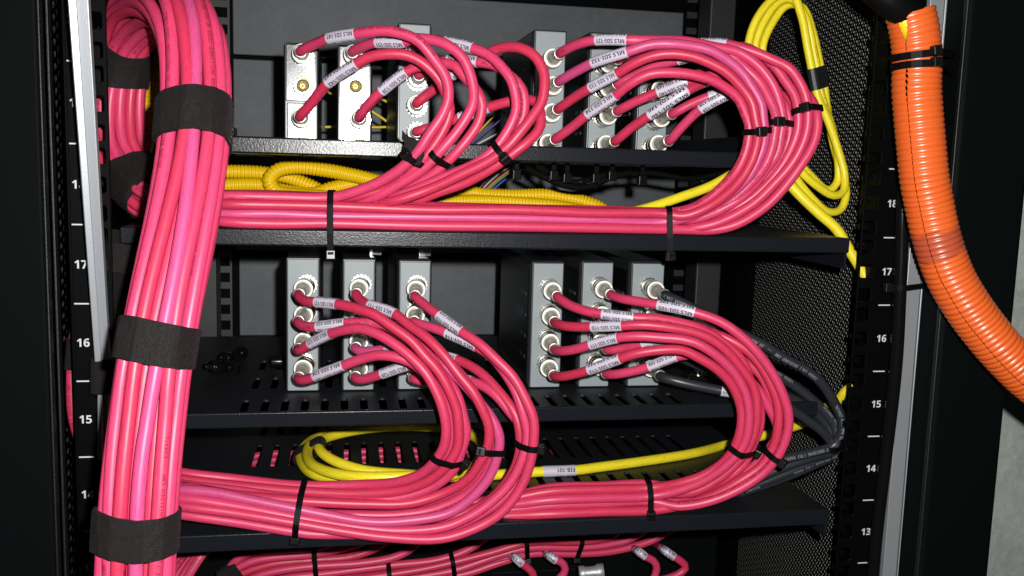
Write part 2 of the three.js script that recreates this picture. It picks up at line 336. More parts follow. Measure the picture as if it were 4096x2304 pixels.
// ---------------------------------------------------------------- converter boxes with their sockets
function lathe(prof, seg = 28) { return new THREE.LatheGeometry(prof.map(([r, z]) => new THREE.Vector2(r, z)), seg).rotateX(Math.PI / 2); } // axis along +z
function knurl(r0, r1, z0, z1, teeth) {
  const sh = new THREE.Shape(); for (let k = 0; k < teeth * 2; k++) { const a = k / teeth / 2 * Math.PI * 2, r = k % 2 ? r0 : r1; k ? sh.lineTo(Math.cos(a) * r, Math.sin(a) * r) : sh.moveTo(r, 0); }
  return new THREE.ExtrudeGeometry(sh, { depth: z1 - z0, bevelEnabled: false }).translate(0, 0, z0);
}
const G = {
  nut: merge([knurl(.0062, .0071, 0, .0018, 16), lathe([[0, .0022], [.0056, .0022], [.0058, .0018], [.0058, .0]])]),
  barrel: merge([lathe([[.0048, .0018], [.0048, .0095], [.0045, .0100], [.0036, .0100], [.0036, .0045], [0, .0045]])]),
  pin: merge([lathe([[0, .0082], [.0007, .008], [.0007, .004]], 10), lathe([[.0022, .0044], [.0022, .0085], [.0034, .0086], [.0034, .0044]], 20)]),
  collar: merge([lathe([[.0046, .0018], [.0060, .0024], [.0062, .0034], [.0062, .0078], [.0058, .0086], [.0050, .0088], [.0049, .0080], [.0043, .0080], [.0042, .0088], [.0034, .0089], [.0033, .0060], [.0022, .0060]], 32)]),
  sleeve: merge([lathe([[.0050, .003], [.0058, .0033], [.0060, .0045], [.0060, .0075], [.0054, .0082], [.0054, .0095], [.0062, .0102], [.0064, .0115], [.0064, .0150], [.0060, .0156], [.0040, .0156]], 32)]),
  ringTrim: merge([lathe([[.0062, .0157], [.0061, .0164], [.0050, .0166], [.0049, .0158]], 32)]),
  neck: merge([lathe([[.0047, .0154], [.0045, .0185], [.0038, .0205], [.0036, .0225], [.0036, .0330], [.0040, .0338], [.0040, .0352], [.0033, .0352]], 24)]),
};
// side print: logo and port legends
const sideTex = (() => {
  const c = document.createElement('canvas'); c.width = 512; c.height = 512; const x = c.getContext('2d');
  x.fillStyle = '#0b0c0e'; x.fillRect(0, 0, 512, 512);
  x.fillStyle = '#1d4a6b'; x.font = 'bold 84px sans-serif'; x.save(); x.translate(300, 245); x.transform(1, 0, -.25, 1, 0, 0); x.fillText('AJA', 0, 0); x.restore();
  x.fillStyle = '#8d9496'; for (let k = 0; k < 4; k++) { const y = 116 + k * 101; x.beginPath(); x.moveTo(498, y); x.lineTo(476, y - 11); x.lineTo(476, y + 11); x.fill(); x.font = '20px sans-serif'; x.fillText(['SDI IN', 'SDI 1', 'SDI 2', 'SDI 3'][k], 404, y + 7); }
  x.fillStyle = '#3a4043'; for (let k = 0; k < 5; k++) x.fillRect(300, 300 + k * 16, 60 + (k * 37) % 40, 3);
  const t = new THREE.CanvasTexture(c); t.colorSpace = THREE.SRGBColorSpace; return t;
})();
M.sidePrint = phy({ map: sideTex, roughness: .3, clearcoat: .25, clearcoatRoughness: .3 });
const ports = {};
function makeBox(id, [xl, xr, yt, yb], floorY, nuts, label, { chrome = false, latch = false, group } = {}) {
  const g = thing('converter_box', label, 'converter', group);
  const zmm = ZF * 1000, ym = (yt + yb) / 2, xm = (xl + xr) / 2, x0 = P(xl, ym, zmm).x, x1 = P(xr, ym, zmm).x, y1 = P(xm, yt, zmm).y, y0 = floorY + .0004, b = .0016;
  part(g, 'body', box(x0 - b, x1 + b, y0, y1 + b, ZF - .125, ZF - .0035, .003), M.body);
  part(g, 'bezel', box(x0 - b * .6, x1 + b * .6, y0 + .0002, y1 + b * .6, ZF - .0034, ZF - .0016, .0008), M.body);
  if (chrome) { const ys = P(xm, chrome, zmm).y; part(g, 'faceplate', box(x0, x1, ys + .0008, y1, ZF - .0017, ZF, .0006), M.chrome, 'upper chrome faceplate'); part(g, 'faceplate', box(x0 + .0008, x1, y0 + .0006, ys - .0004, ZF - .0017, ZF + .0004, .0006), M.chrome, 'lower chrome faceplate'); } else {
    part(g, 'faceplate', box(x0, x1, y0 + .0006, y1, ZF - .0017, ZF, .0007), M.plate);
    const pl = part(g, 'side_print', new THREE.PlaneGeometry(.11, y1 - y0 - .012).rotateY(-Math.PI / 2).translate(x0 - b - .0002, (y0 + y1) / 2, ZF - .064), M.sidePrint); pl.castShadow = false;
  }
  if (latch) { const q = P(latch, 996, -100); part(g, 'latch', box(q.x - .0046, q.x + .0046, y1 + b - .0004, q.y + .0016, q.z - .004, q.z, .0008), M.chrome); }
  ports[id] = nuts.map(([px, py, empty]) => {
    const q = P(px, py, zmm); q.z = ZF + .0006;
    const n = part(g, 'port', G.nut, M.nickel); n.position.copy(q);
    part(n, 'barrel', G.barrel, M.nickel);
    if (empty) { part(n, 'contact', G.pin, M.gold); part(n, 'collar', G.collar, M.goldPale); }
    return q;
  });
  rebase(g);
}
makeBox('UL1', [1143, 1265, 178, 600], YA0, [[1213, 222], [1213, 348, 1], [1213, 474], [1215, 585, 1]], 'chrome-fronted box standing next to the thick pink cable bundle', { chrome: 410 });
makeBox('UL2', [1357, 1480, 187, 605], YA0, [[1419, 226], [1421, 350, 1], [1441, 478], [1443, 590, 1]], 'chrome-fronted box standing between the other chrome box and a grey box', { chrome: 419 });
makeBox('UL3', [1597, 1716, 98, 608], YA0, [[1652, 208], [1668, 322], [1666, 425], [1668, 530]], 'grey-fronted box beside the two chrome-fronted boxes');
const ur = 'grey boxes on the upper tray', lo = 'grey boxes on the slotted shelf';
makeBox('UR1', [2137, 2256, 125, 615], YA0, [[2190, 247], [2195, 355], [2190, 462], [2172, 585]], 'grey-fronted box with four tagged cables, first of three on the upper tray', { group: ur });
makeBox('UR2', [2360, 2466, 135, 620], YA0, [[2407, 267], [2407, 367], [2405, 475], [2397, 588]], 'middle grey-fronted box of three together on the upper tray', { group: ur });
makeBox('UR3', [2558, 2672, 145, 623], YA0, [[2607, 275], [2605, 372], [2612, 485], [2602, 588]], 'grey-fronted box on the upper tray nearest the pink cable bend', { group: ur });
makeBox('LL1', [1150, 1273, 1037, 1567], YC, [[1228, 1138], [1230, 1241], [1228, 1346], [1226, 1450]], 'grey-fronted box on the slotted shelf nearest the thick pink bundle', { group: lo });
makeBox('LL2', [1375, 1495, 1043, 1567], YC, [[1445, 1136], [1447, 1240], [1445, 1346], [1443, 1451]], 'grey-fronted box on slotted shelf, second from the thick pink bundle', { latch: 1503, group: lo });
makeBox('LL3', [1598, 1717, 1048, 1566], YC, [[1668, 1139], [1666, 1241], [1664, 1346], [1662, 1452]], 'grey-fronted box on slotted shelf, third from the thick pink bundle', { latch: 1700, group: lo });
makeBox('LR1', [2128, 2246, 1054, 1558], YC, [[2195, 1148], [2193, 1250], [2188, 1351], [2182, 1452]], 'grey-fronted box on slotted shelf, fourth from the thick pink bundle', { group: lo });
makeBox('LR2', [2326, 2443, 1052, 1548], YC, [[2394, 1142], [2390, 1243], [2384, 1345], [2378, 1448]], 'grey-fronted box on slotted shelf beside the box with black cables', { group: lo });
makeBox('LR3', [2523, 2646, 1055, 1548], YC, [[2594, 1146], [2590, 1246], [2584, 1346], [2577, 1450]], 'grey-fronted box on slotted shelf with black cables plugged in', { group: lo });

// ---------------------------------------------------------------- coaxial cables
const RC = .0031;
const inkTex = (text, w, h, mm, circ, size, ink) => {   // print that runs along a cable: base white, ink a darker tone
  const c = document.createElement('canvas'); c.width = w; c.height = h; const x = c.getContext('2d');
  x.fillStyle = '#ffffff'; x.fillRect(0, 0, w, h);
  for (let k = 0; k < 2600; k++) { const v = 212 + Math.floor(hash2(k, 3, 1) * 43); x.fillStyle = `rgb(${v},${v},${v})`; x.fillRect(hash2(k, 1, 1) * w, hash2(k, 2, 1) * h, 3 + hash2(k, 4, 1) * 26, 1 + hash2(k, 5, 1) * 3); }
  x.fillStyle = ink; x.save(); x.scale((w / mm) / (h / circ), 1); x.font = `${Math.round(size * h / circ)}px monospace`; x.textBaseline = 'middle'; x.fillText(text, 10, h * .5); x.restore();
  const t = new THREE.CanvasTexture(c); t.colorSpace = THREE.SRGBColorSpace; t.wrapS = t.wrapT = THREE.RepeatWrapping; return t;
};
const coaxInk = inkTex('BELDEN BRILLIANCE 1505A HD-SDI PRECISION VIDEO CABLE 1.5 GHZ (UL) SHIELDED CMR -- E34972', 2048, 256, 300, 19.5, 2.7, '#7a4a66');
const blackPrint = (() => { const c = document.createElement('canvas'); c.width = 2048; c.height = 256; const x = c.getContext('2d'); x.fillStyle = '#26282e'; x.fillRect(0, 0, 2048, 256); x.fillStyle = '#9aa0a4'; x.save(); x.scale(.52, 1); x.font = '34px monospace'; for (let k = 0; k < 3; k++) x.fillText('1505A (UL) SHIELDED CMR  --  20 AWG RG59 COAXIAL', 20 + k * 1300, 128); x.restore(); const t = new THREE.CanvasTexture(c); t.colorSpace = THREE.SRGBColorSpace; t.wrapS = t.wrapT = THREE.RepeatWrapping; return t; })();
const yellowInk = inkTex('OPTICAL CABLE OFNR  FT4  CORNING  2 FIBER  -- (UL) C 108254', 2048, 256, 300, 19.5, 2.6, '#6a6648');
const jacket = (r, g, b) => phy({ color: C(r, g, b), roughness: .42, map: coaxInk, specularIntensity: .85 });
M.pink = [jacket(.53, .036, .098), jacket(.55, .042, .118), jacket(.49, .028, .074), jacket(.53, .038, .106)];
M.violet = jacket(.51, .058, .175);
M.blackJacket = std({ map: blackPrint, roughness: .38 });
M.yellowJacket = phy({ color: C(.80, .66, .022), roughness: .42, map: yellowInk });
// marker sleeves: one sheet of printed tags
const tagSheet = document.createElement('canvas'); tagSheet.width = tagSheet.height = 2048; const tx = tagSheet.getContext('2d'); tx.fillStyle = '#bdb6c6'; tx.fillRect(0, 0, 2048, 2048);
const tags = {}; let nTag = 0;
function tagCell(text, lines = 4) {
  if (tags[text] !== undefined) return tags[text];
  const k = nTag++, cx = (k % 8) * 256, cy = Math.floor(k / 8) * 256; tx.fillStyle = '#15151a'; tx.textBaseline = 'middle'; tx.font = 'bold 40px sans-serif';
  for (let i = 0; i < lines; i++) tx.fillText(text, cx + 8, cy + (i + .5) * 256 / lines, 240);
  return tags[text] = k;
}
const tagTex = new THREE.CanvasTexture(tagSheet); tagTex.colorSpace = THREE.SRGBColorSpace;
M.tag = phy({ map: tagTex, roughness: .35, clearcoat: .4, clearcoatRoughness: .35 });
function sleeve(p, i0, i1, r, cell, turn = 0) {          // printed wrap between two samples, text running towards the connector
  const seg = 20, pos = [], nor = [], uv = [], idx = [], u0 = (cell % 8) / 8, v0 = 1 - (Math.floor(cell / 8) + 1) / 8, ref = V(-.1, .25, 1).normalize();
  for (let i = i0; i <= i1; i++) {
    const T = p.T[i], N = ref.clone().addScaledVector(T, -ref.dot(T)).normalize(), B = T.clone().cross(N), f = (i - i0) / (i1 - i0), rr = r;
    for (let k = 0; k <= seg; k++) {
      const a = k / seg * 2 * Math.PI, n = N.clone().multiplyScalar(Math.cos(a + turn)).addScaledVector(B, Math.sin(a + turn)), q = p.pts[i].clone().addScaledVector(n, rr);
      pos.push(q.x, q.y, q.z); nor.push(n.x, n.y, n.z); uv.push(u0 + (1 - f) * .125, v0 + .002 + k / seg * .121);
    }
  }
  const w = seg + 1; for (let i = 0; i < i1 - i0; i++) for (let k = 0; k < seg; k++) { const a = i * w + k, b = a + w; idx.push(a, a + 1, b, b, a + 1, b + 1); }
  const g = new THREE.BufferGeometry(); g.setAttribute('position', new THREE.Float32BufferAttribute(pos, 3)); g.setAttribute('normal', new THREE.Float32BufferAttribute(nor, 3)); g.setAttribute('uv', new THREE.Float32BufferAttribute(uv, 2)); g.setIndex(idx); return g;
}
function plug(parent, port, tip) {
  const ax = tip.clone().sub(port).normalize(), q = new THREE.Quaternion().setFromUnitVectors(V(0, 0, 1), ax);
  const s = part(parent, 'plug', G.sleeve, M.nickel); s.position.copy(port); s.quaternion.copy(q);
  part(s, 'ring', G.ringTrim, M.white); part(s, 'ferrule', G.neck, M.nickelMatte);
  return ax;
}
const resolve = (q) => q.isVector3 ? q : P(...q);
// pts: [px, py, z in mm] from the plug on; lab: two indices of pts between which the marker sleeve sits
function coax(id, portOf, tipPx, pts, { tag, lab, mat, label, group, name = 'coaxial_cable', turn, r = RC } = {}) {
  const g = thing(name, label, 'cable', group), ctrl = []; let port = null, ax;
  if (portOf) { port = ports[portOf[0]][portOf[1]]; const tip = P(...tipPx, ZF * 1000 + 36); ax = plug(g, port, tip); ctrl.push(port.clone().addScaledVector(ax, .031), port.clone().addScaledVector(ax, .038)); }
  const k0 = ctrl.length; pts.forEach((q, i) => { const v = resolve(q).clone(); if (!q.isVector3 && i > 2) v.add(V((rnd() - .5) * .0014, (rnd() - .5) * .0014, 0)); ctrl.push(v); });
  const p = samplePath(ctrl, .004); p.r = r; ready[id] = p;
  part(g, 'jacket', tube(p, r, 14, { phase: rnd() }), mat ?? M.pink[Math.floor(rnd() * 4)]);
  if (tag) {
    const a = nearest(p, ctrl[k0 + lab[0]]), b = nearest(p, ctrl[k0 + lab[1]]);
    part(g, 'marker_sleeve', sleeve(p, Math.min(a, b), Math.max(a, b), r + .00035, tagCell(tag), turn ?? (rnd() - .5) * 1.2), M.tag, `white sleeve printed ${tag.replace('MLS ', '')}`);
  }
  return rebase(g);
}
// slots of the run lying on the upper cable shelf
const slotB = (px, row, col) => { const z = -4.2 - col * 6.5 - (row % 2) * 3.2, q = P(px, 880, z); q.y = YB + .0032 + row * .0050; return q; };
const slotD = (px, row, col) => { const z = -4.2 - col * 6.5 - (row % 2) * 3.2, q = P(px, 2040, z); q.y = YD + .0032 + row * .0046; return q; };
// the thick bundle: up behind the rail, over the top and down in front
const K = [[660, 812, -30], [570, 752, -38], [500, 650, -50], [472, 520, -55], [470, 400, -57], [480, 280, -55], [506, 165, -47], [556, 62, -28], [632, 4, 5], [706, 32, 35], [760, 130, 55], [783, 280, 68], [786, 430, 78], [776, 600, 88], [751, 780, 98], [718, 950, 107], [680, 1120, 115], [642, 1300, 122], [607, 1500, 128], [582, 1700, 132], [562, 1900, 137], [550, 2100, 140], [540, 2450, 143]].map((a) => P(...a));
const spine = new THREE.CatmullRomCurve3(K, false, 'centripetal');
const ringSlots = [[0, 0], ...Array.from({ length: 6 }, (_, k) => [.0064, k / 6 * 6.283 + .3]), ...Array.from({ length: 13 }, (_, k) => [.0133, k / 13 * 6.283 + .1])];
function bundlePts(slot, n = 30) {
  const [rho, th0] = ringSlots[slot], out = [], ph = rnd() * 6.28;
  for (let i = 0; i <= n; i++) {
    const u = i / n, c = spine.getPointAt(u), T = spine.getTangentAt(u), N = V(1, 0, 0).addScaledVector(T, -T.x).normalize(), B = T.clone().cross(N);
    const th = th0 + .35 * Math.sin(u * 2.2) + .10 * Math.sin(u * 9 + ph) + .06 * Math.sin(u * 21 + ph * 2), tight = 1 + .05 * Math.sin(u * 7 + slot) + .03 * Math.sin(u * 17 + ph) + (u < .25 ? -.06 : .03);
    out.push(c.addScaledVector(N, Math.cos(th) * rho * tight).addScaledVector(B, Math.sin(th) * rho * tight));
  }
  return out;
}
let nextSlot = 0; const order = [7, 3, 12, 0, 15, 11, 1, 18, 5, 9, 14, 2, 8, 16, 4, 10, 6, 13, 19, 17];
const upper = (px0, row, col) => { const b = bundlePts(order[nextSlot++ % 20]); const a = [px0, ...[2380, 2050, 1720, 1320, 1100, 900].filter((x) => x < px0 - 60)].map((x) => slotB(x, row, col).add(V(0, (rnd() - .4) * .0011, (rnd() - .5) * .0012))); const k = slotB(760, row * .7 + .5, col * .9); k.z -= .012; return [...a, k, ...b]; };
const grp = 'pink video cables';
const cable = (id, port, tip, n, pts, o) => coax(id, port, tip, pts, { tag: `MLS SDI-${n}`, label: o.label ?? `pink coaxial cable with white sleeve numbered SDI-${n}`, group: grp, ...o });
// upper shelf, chrome side
cable('c1', ['UL1', 0], [1203, 205], 141, [[1270, 172, -24], [1322, 152, -14], [1428, 135, -2], [1500, 127, 4], [1560, 121, 8], [1666, 163, 13], [1743, 242, 14], [1782, 312, 15], [1790, 389, 16], [1766, 466, 16], [1720, 540, 15], [1672, 606, 13], [1605, 672, 8], [1515, 728, 2], [1420, 768, -3], ...upper(1320, 3, 0)], { lab: [1, 2] });
cable('c2', ['UL1', 2], [1200, 466], 142, [[1240, 420, -30], [1285, 362, -22], [1318, 326, -16], [1418, 262, -4], [1475, 232, 0], [1550, 217, 4], [1627, 223, 6], [1697, 254, 7], [1751, 320, 7], [1788, 395, 8], [1796, 455, 8], [1778, 520, 8], [1740, 580, 7], [1708, 622, 6], [1640, 692, 2], [1545, 750, -4], [1450, 782, -8], ...upper(1330, 3, 1)], { lab: [2, 3] });
cable('c3', ['UL2', 0], [1410, 208], 151, [[1460, 182, -26], [1508, 170, -18], [1615, 168, -6], [1658, 158, -2], [1724, 157, 2], [1782, 180, 6], [1844, 227, 9], [1878, 281, 10], [1897, 351, 11], [1888, 412, 12], [1857, 478, 12], [1818, 536, 11], [1772, 600, 10], [1700, 668, 6], [1600, 735, 0], [1480, 790, -8], ...upper(1330, 3, 2)], { lab: [1, 2] });
cable('c4', ['UL2', 2], [1437, 470], 138, [[1460, 435, -32], [1495, 395, -26], [1535, 357, -22], [1632, 285, -14], [1690, 262, -10], [1766, 254, -6], [1820, 265, -2], [1862, 304, 1], [1905, 360, 3], [1926, 410, 4], [1926, 440, 4], [1912, 490, 4], [1880, 546, 3], [1834, 604, 2], [1758, 676, -2], [1650, 742, -8], [1520, 800, -14], ...upper(1340, 3, 3)], { lab: [2, 3] });
cable('c5', ['UL3', 1], [1676, 300], 136, [[1700, 285, -34], [1740, 258, -28], [1800, 240, -20], [1922, 246, -8], [1975, 262, -4], [2040, 305, 0], [2082, 350, 3], [2098, 405, 4], [2088, 466, 4], [2060, 526, 4], [2025, 580, 3], [1935, 652, 0], [1800, 720, -6], [1650, 780, -12], ...upper(1450, 2, 4)], { lab: [2, 3] });
cable('c6', ['UL3', 0], [1660, 188], 135, [[1690, 170, -34], [1735, 160, -24], [1790, 168, -14], [1893, 193, -2], [1956, 223, 4], [2006, 265, 8], [2041, 320, 11], [2062, 381, 12], [2062, 443, 13], [2043, 505, 13], [2012, 555, 12], [1980, 596, 11], [1900, 655, 8], [1780, 712, 2], [1650, 765, -4], [1500, 810, -10], ...upper(1360, 1, 4)], { lab: [2, 3] });
cable('c7', ['UL3', 2], [1668, 412], 147, [[1700, 385, -36], [1750, 348, -30], [1802, 306, -26], [1870, 258, -18], [1940, 212, -10], [1994, 197, -4], [2040, 190, 2], [2091, 197, 8], [2141, 229, 12], [2172, 281, 15], [2182, 343, 17], [2166, 412, 18], [2128, 474, 19], [2081, 528, 19], [2035, 580, 18], [1960, 642, 14], [1850, 702, 9], [1720, 757, 3], [1560, 806, -3], ...upper(1400, 2, 5)], { lab: [2, 3] });
cable('c8', ['UL3', 3], [1668, 526], 148, [[1705, 515, -36], [1760, 497, -32], [1827, 475, -28], [1966, 430, -18], [2040, 405, -12], [2100, 395, -8], [2145, 405, -3], [2166, 445, 2], [2155, 515, 6], [2110, 565, 8], [2085, 590, 8], [1990, 660, 4], [1870, 725, -4], [1720, 785, -12], ...upper(1500, 0, 4)], { lab: [2, 3] });
// upper shelf, right-hand boxes
cable('d1', ['UR1', 0], [2240, 213], 131, [[2290, 185, -28], [2340, 168, -20], [2393, 160, -14], [2519, 162, -2], [2620, 160, 0], [2740, 168, 0], [2850, 185, 2], [2940, 205, 4], [3000, 235, 6], [3053, 285, 8], [3097, 350, 10], [3124, 415, 12], [3133, 481, 13], [3125, 548, 13], [3108, 603, 12], [3075, 664, 10], [3020, 735, 7], [2953, 791, 4], [2870, 842, 0], [2780, 880, -6], ...upper(2640, 1, 1)], { lab: [2, 3] });
cable('d2', ['UR1', 1], [2236, 326], 132, [[2300, 288, -26], [2376, 250, -14], [2502, 210, 0], [2600, 183, 6], [2683, 178, 10], [2766, 185, 12], [2837, 203, 14], [2909, 240, 15], [2965, 290, 16], [3014, 356, 17], [3042, 415, 18], [3052, 481, 18], [3057, 530, 18], [3056, 570, 17], [3042, 622, 16], [2998, 702, 13], [2931, 769, 9], [2850, 820, 4], [2770, 860, 0], ...upper(2640, 1, 0)], { lab: [1, 2], mat: M.violet });
cable('d3', ['UR1', 2], [2232, 436], 133, [[2300, 388, -26], [2360, 352, -16], [2476, 290, -2], [2530, 258, 4], [2600, 229, 10], [2683, 217, 14], [2766, 227, 17], [2837, 249, 19], [2909, 294, 21], [2965, 349, 22], [3003, 410, 23], [3024, 470, 24], [3031, 526, 24], [3027, 575, 23], [3007, 642, 21], [2965, 719, 17], [2904, 780, 12], [2821, 835, 5], [2740, 866, 0], ...upper(2640, 2, 0)], { lab: [1, 2] });
cable('d4', ['UR1', 3], [2222, 556], 134, [[2290, 507, -28], [2350, 458, -18], [2460, 384, -2], [2520, 342, 6], [2600, 301, 12], [2683, 287, 15], [2766, 294, 17], [2849, 321, 18], [2909, 354, 18], [2953, 399, 18], [2981, 448, 18], [2997, 503, 18], [2994, 559, 18], [2979, 619, 17], [2946, 686, 14], [2896, 746, 9], [2833, 796, 4], [2766, 832, -2], ...upper(2640, 2, 1)], { lab: [1, 2] });
cable('e1', ['UR2', 0], [2472, 236], 143, [[2530, 212, -34], [2620, 186, -26], [2720, 170, -18], [2811, 170, -12], [2902, 180, -4], [3020, 208, 4], [3086, 235, 8], [3152, 270, 11], [3196, 320, 14], [3224, 382, 16], [3232, 459, 17], [3224, 531, 17], [3202, 592, 16], [3163, 658, 14], [3097, 735, 11], [3014, 813, 8], [2909, 873, 4], [2810, 905, 0], ...upper(2660, 0, 1)], { lab: [3, 4] });
cable('e2', ['UR2', 1], [2472, 334], 144, [[2540, 302, -32], [2625, 262, -24], [2720, 238, -14], [2820, 212, -6], [2909, 218, 0], [2976, 262, 4], [3036, 323, 8], [3080, 395, 12], [3102, 459, 15], [3104, 520, 16], [3093, 590, 15], [3060, 660, 13], [3000, 740, 8], [2920, 808, 2], [2820, 850, -6], ...upper(2650, 1, 2)], { lab: [2, 3] });
cable('e3', ['UR2', 2], [2470, 444], 145, [[2530, 412, -30], [2630, 370, -20], [2757, 322, -8], [2850, 300, -6], [2950, 292, -6], [3050, 325, -4], [3110, 385, 0], [3148, 440, 5], [3158, 509, 7], [3154, 570, 7], [3125, 640, 6], [3060, 720, 2], [2970, 795, -4], [2850, 850, -14], ...upper(2650, 1, 3)], { lab: [1, 2], turn: .2 });
cable('e4', ['UR2', 3], [2460, 564], 146, [[2530, 508, -28], [2605, 457, -18], [2740, 368, -6], [2820, 330, -10], [2930, 306, -14], [3040, 325, -12], [3120, 375, -8], [3170, 430, -2], [3188, 500, 2], [3180, 570, 4], [3140, 650, 4], [3070, 735, 0], [2980, 805, -6], [2860, 860, -12], ...upper(2650, 2, 2)], { lab: [1, 2], turn: .1 });
cable('f1', ['UR3', 0], [2688, 246], 125, [[2740, 225, -38], [2810, 200, -34], [2900, 186, -26], [2990, 196, -12], [3040, 220, -4], [3090, 262, 2], [3141, 318, 6], [3180, 387, 10], [3195, 459, 12], [3190, 514, 12], [3173, 581, 11], [3130, 658, 8], [3069, 735, 4], [2987, 802, 0], [2880, 855, -6], ...upper(2680, 0, 2)], { lab: [1, 2] });
cable('f2', ['UR3', 1], [2684, 345], 126, [[2780, 300, -40], [2860, 280, -38], [2960, 275, -34], [3090, 305, -24], [3170, 340, -8], [3230, 385, 4], [3262, 448, 12], [3264, 526, 14], [3246, 592, 14], [3207, 658, 13], [3152, 735, 11], [3069, 824, 8], [2959, 890, 4], [2865, 922, 0], ...upper(2720, 0, 0)], { lab: [1, 2] });
cable('f3', ['UR3', 2], [2690, 455], 127, [[2760, 418, -32], [2838, 386, -26], [2905, 366, -22], [3000, 345, -22], [3090, 350, -20], [3160, 400, -16], [3205, 470, -8], [3210, 540, -4], [3175, 620, -4], [3110, 710, -8], [3010, 790, -14], [2900, 845, -18], ...upper(2680, 0, 3)], { lab: [1, 2] });
cable('f4', ['UR3', 3], [2676, 562], 128, [[2730, 505, -30], [2795, 443, -22], [2912, 378, -12], [2990, 355, -14], [3080, 375, -14], [3150, 440, -10], [3172, 510, -6], [3150, 600, -4], [3090, 690, -8], [3000, 770, -14], [2880, 835, -20], ...upper(2660, 2, 3)], { lab: [1, 2], turn: .1 });
// slotted shelf, the three boxes by the thick bundle: the runs leave behind the bundle and drop
const drop = (px, py, z) => [[620, py - 20, z - 10], [540, py + 60, z - 4], [505, py + 220, z], [490, py + 500, z]];
cable('g1', ['LL1', 0], [1195, 1178], 121, [[1206, 1196, -32], [1232, 1206, -26], [1258, 1207, -22], [1352, 1216, -10], [1428, 1232, -2], [1499, 1260, 5], [1569, 1303, 10], [1640, 1359, 14], [1700, 1420, 17], [1752, 1486, 19], [1794, 1560, 20], [1822, 1640, 20], [1836, 1710, 20], [1828, 1785, 19], [1795, 1855, 17], [1730, 1914, 12], [1620, 1955, 5], [1450, 1974, -2], [1190, 1967, -9], [950, 1940, -14], [720, 1918, -18], ...drop(720, 1910, -20)], { lab: [2, 3] });
cable('g2', ['LL1', 1], [1193, 1286], 122, [[1206, 1300, -32], [1238, 1308, -26], [1270, 1307, -22], [1372, 1292, -12], [1450, 1290, -8], [1530, 1302, -4], [1620, 1345, 2], [1700, 1410, 7], [1770, 1490, 11], [1825, 1580, 13], [1855, 1660, 14], [1861, 1730, 14], [1848, 1800, 13], [1812, 1875, 10], [1740, 1940, 6], [1600, 1992, 2], [1420, 2003, -2], [1190, 1994, -4], [950, 1965, -9], [720, 1938, -13], ...drop(720, 1940, -14)], { lab: [2, 3] });
cable('g3', ['LL1', 2], [1193, 1396], 123, [[1205, 1397, -32], [1240, 1375, -25], [1324, 1335, -12], [1382, 1321, -4], [1447, 1319, 3], [1522, 1340, 9], [1593, 1382, 14], [1654, 1434, 18], [1705, 1495, 21], [1743, 1565, 23], [1772, 1636, 24], [1788, 1710, 24], [1776, 1785, 22], [1740, 1848, 18], [1680, 1898, 12], [1580, 1930, 4], [1450, 1943, -6], [1190, 1941, -14], [950, 1915, -20], [720, 1886, -22], ...drop(720, 1880, -24)], { lab: [1, 2] });
cable('g4', ['LL1', 3], [1195, 1510], 124, [[1212, 1520, -30], [1240, 1514, -25], [1268, 1502, -20], [1370, 1463, -8], [1445, 1436, -2], [1522, 1421, 4], [1593, 1427, 8], [1660, 1460, 11], [1720, 1520, 13], [1765, 1590, 14], [1796, 1660, 14], [1806, 1730, 14], [1790, 1810, 12], [1745, 1880, 7], [1660, 1935, 1], [1540, 1962, -6], [1190, 1958, -16], [950, 1930, -22], [720, 1905, -26], ...drop(720, 1900, -28)], { lab: [2, 3] });
cable('h1', ['LL2', 0], [1425, 1176], 117, [[1440, 1198, -34], [1462, 1213, -28], [1486, 1222, -23], [1574, 1254, -12], [1640, 1296, -4], [1710, 1354, 4], [1780, 1425, 10], [1841, 1500, 14], [1893, 1570, 17], [1932, 1640, 18], [1956, 1710, 18], [1950, 1785, 17], [1922, 1850, 15], [1870, 1915, 11], [1780, 1970, 6], [1640, 2010, 4], [1450, 2020, 3], [1190, 2004, 2], [950, 1978, -3], [720, 1948, -8], ...drop(720, 1960, -10)], { lab: [2, 3] });
cable('h2', ['LL2', 1], [1425, 1284], 118, [[1450, 1295, -36], [1490, 1298, -34], [1590, 1312, -24], [1680, 1350, -14], [1770, 1420, -4], [1850, 1510, 4], [1915, 1600, 8], [1960, 1690, 10], [1962, 1770, 9], [1938, 1850, 6], [1880, 1930, 1], [1770, 1990, -6], [1600, 2025, -10], [1190, 2005, -14], [950, 1980, -18], [720, 1955, -20], ...drop(720, 1960, -20)], { lab: [1, 2] });
cable('h3', ['LL2', 2], [1423, 1391], 119, [[1440, 1404, -34], [1490, 1404, -28], [1538, 1398, -24], [1600, 1392, -16], [1680, 1405, -6], [1770, 1455, 4], [1850, 1530, 10], [1920, 1610, 13], [1970, 1680, 15], [1997, 1750, 16], [1990, 1820, 15], [1958, 1905, 13], [1905, 1980, 11], [1800, 2050, 9], [1632, 2082, 8], [1476, 2083, 7], [1276, 2052, 6], [1190, 2034, 6], [1000, 1996, 3], [850, 1972, 0], [720, 1962, -3], ...drop(720, 1985, -4)], { lab: [2, 3], mat: M.violet });
cable('h4', ['LL2', 3], [1422, 1508], 120, [[1445, 1518, -32], [1490, 1508, -26], [1526, 1496, -21], [1632, 1462, -10], [1710, 1455, -4], [1800, 1490, 2], [1880, 1560, 7], [1940, 1640, 10], [1975, 1720, 11], [1972, 1800, 10], [1940, 1890, 7], [1870, 1970, 3], [1750, 2030, 0], [1600, 2058, -2], [1400, 2060, -4], [1190, 2048, -5], [950, 2015, -8], [720, 1990, -12], ...drop(720, 1990, -13)], { lab: [2, 3] });
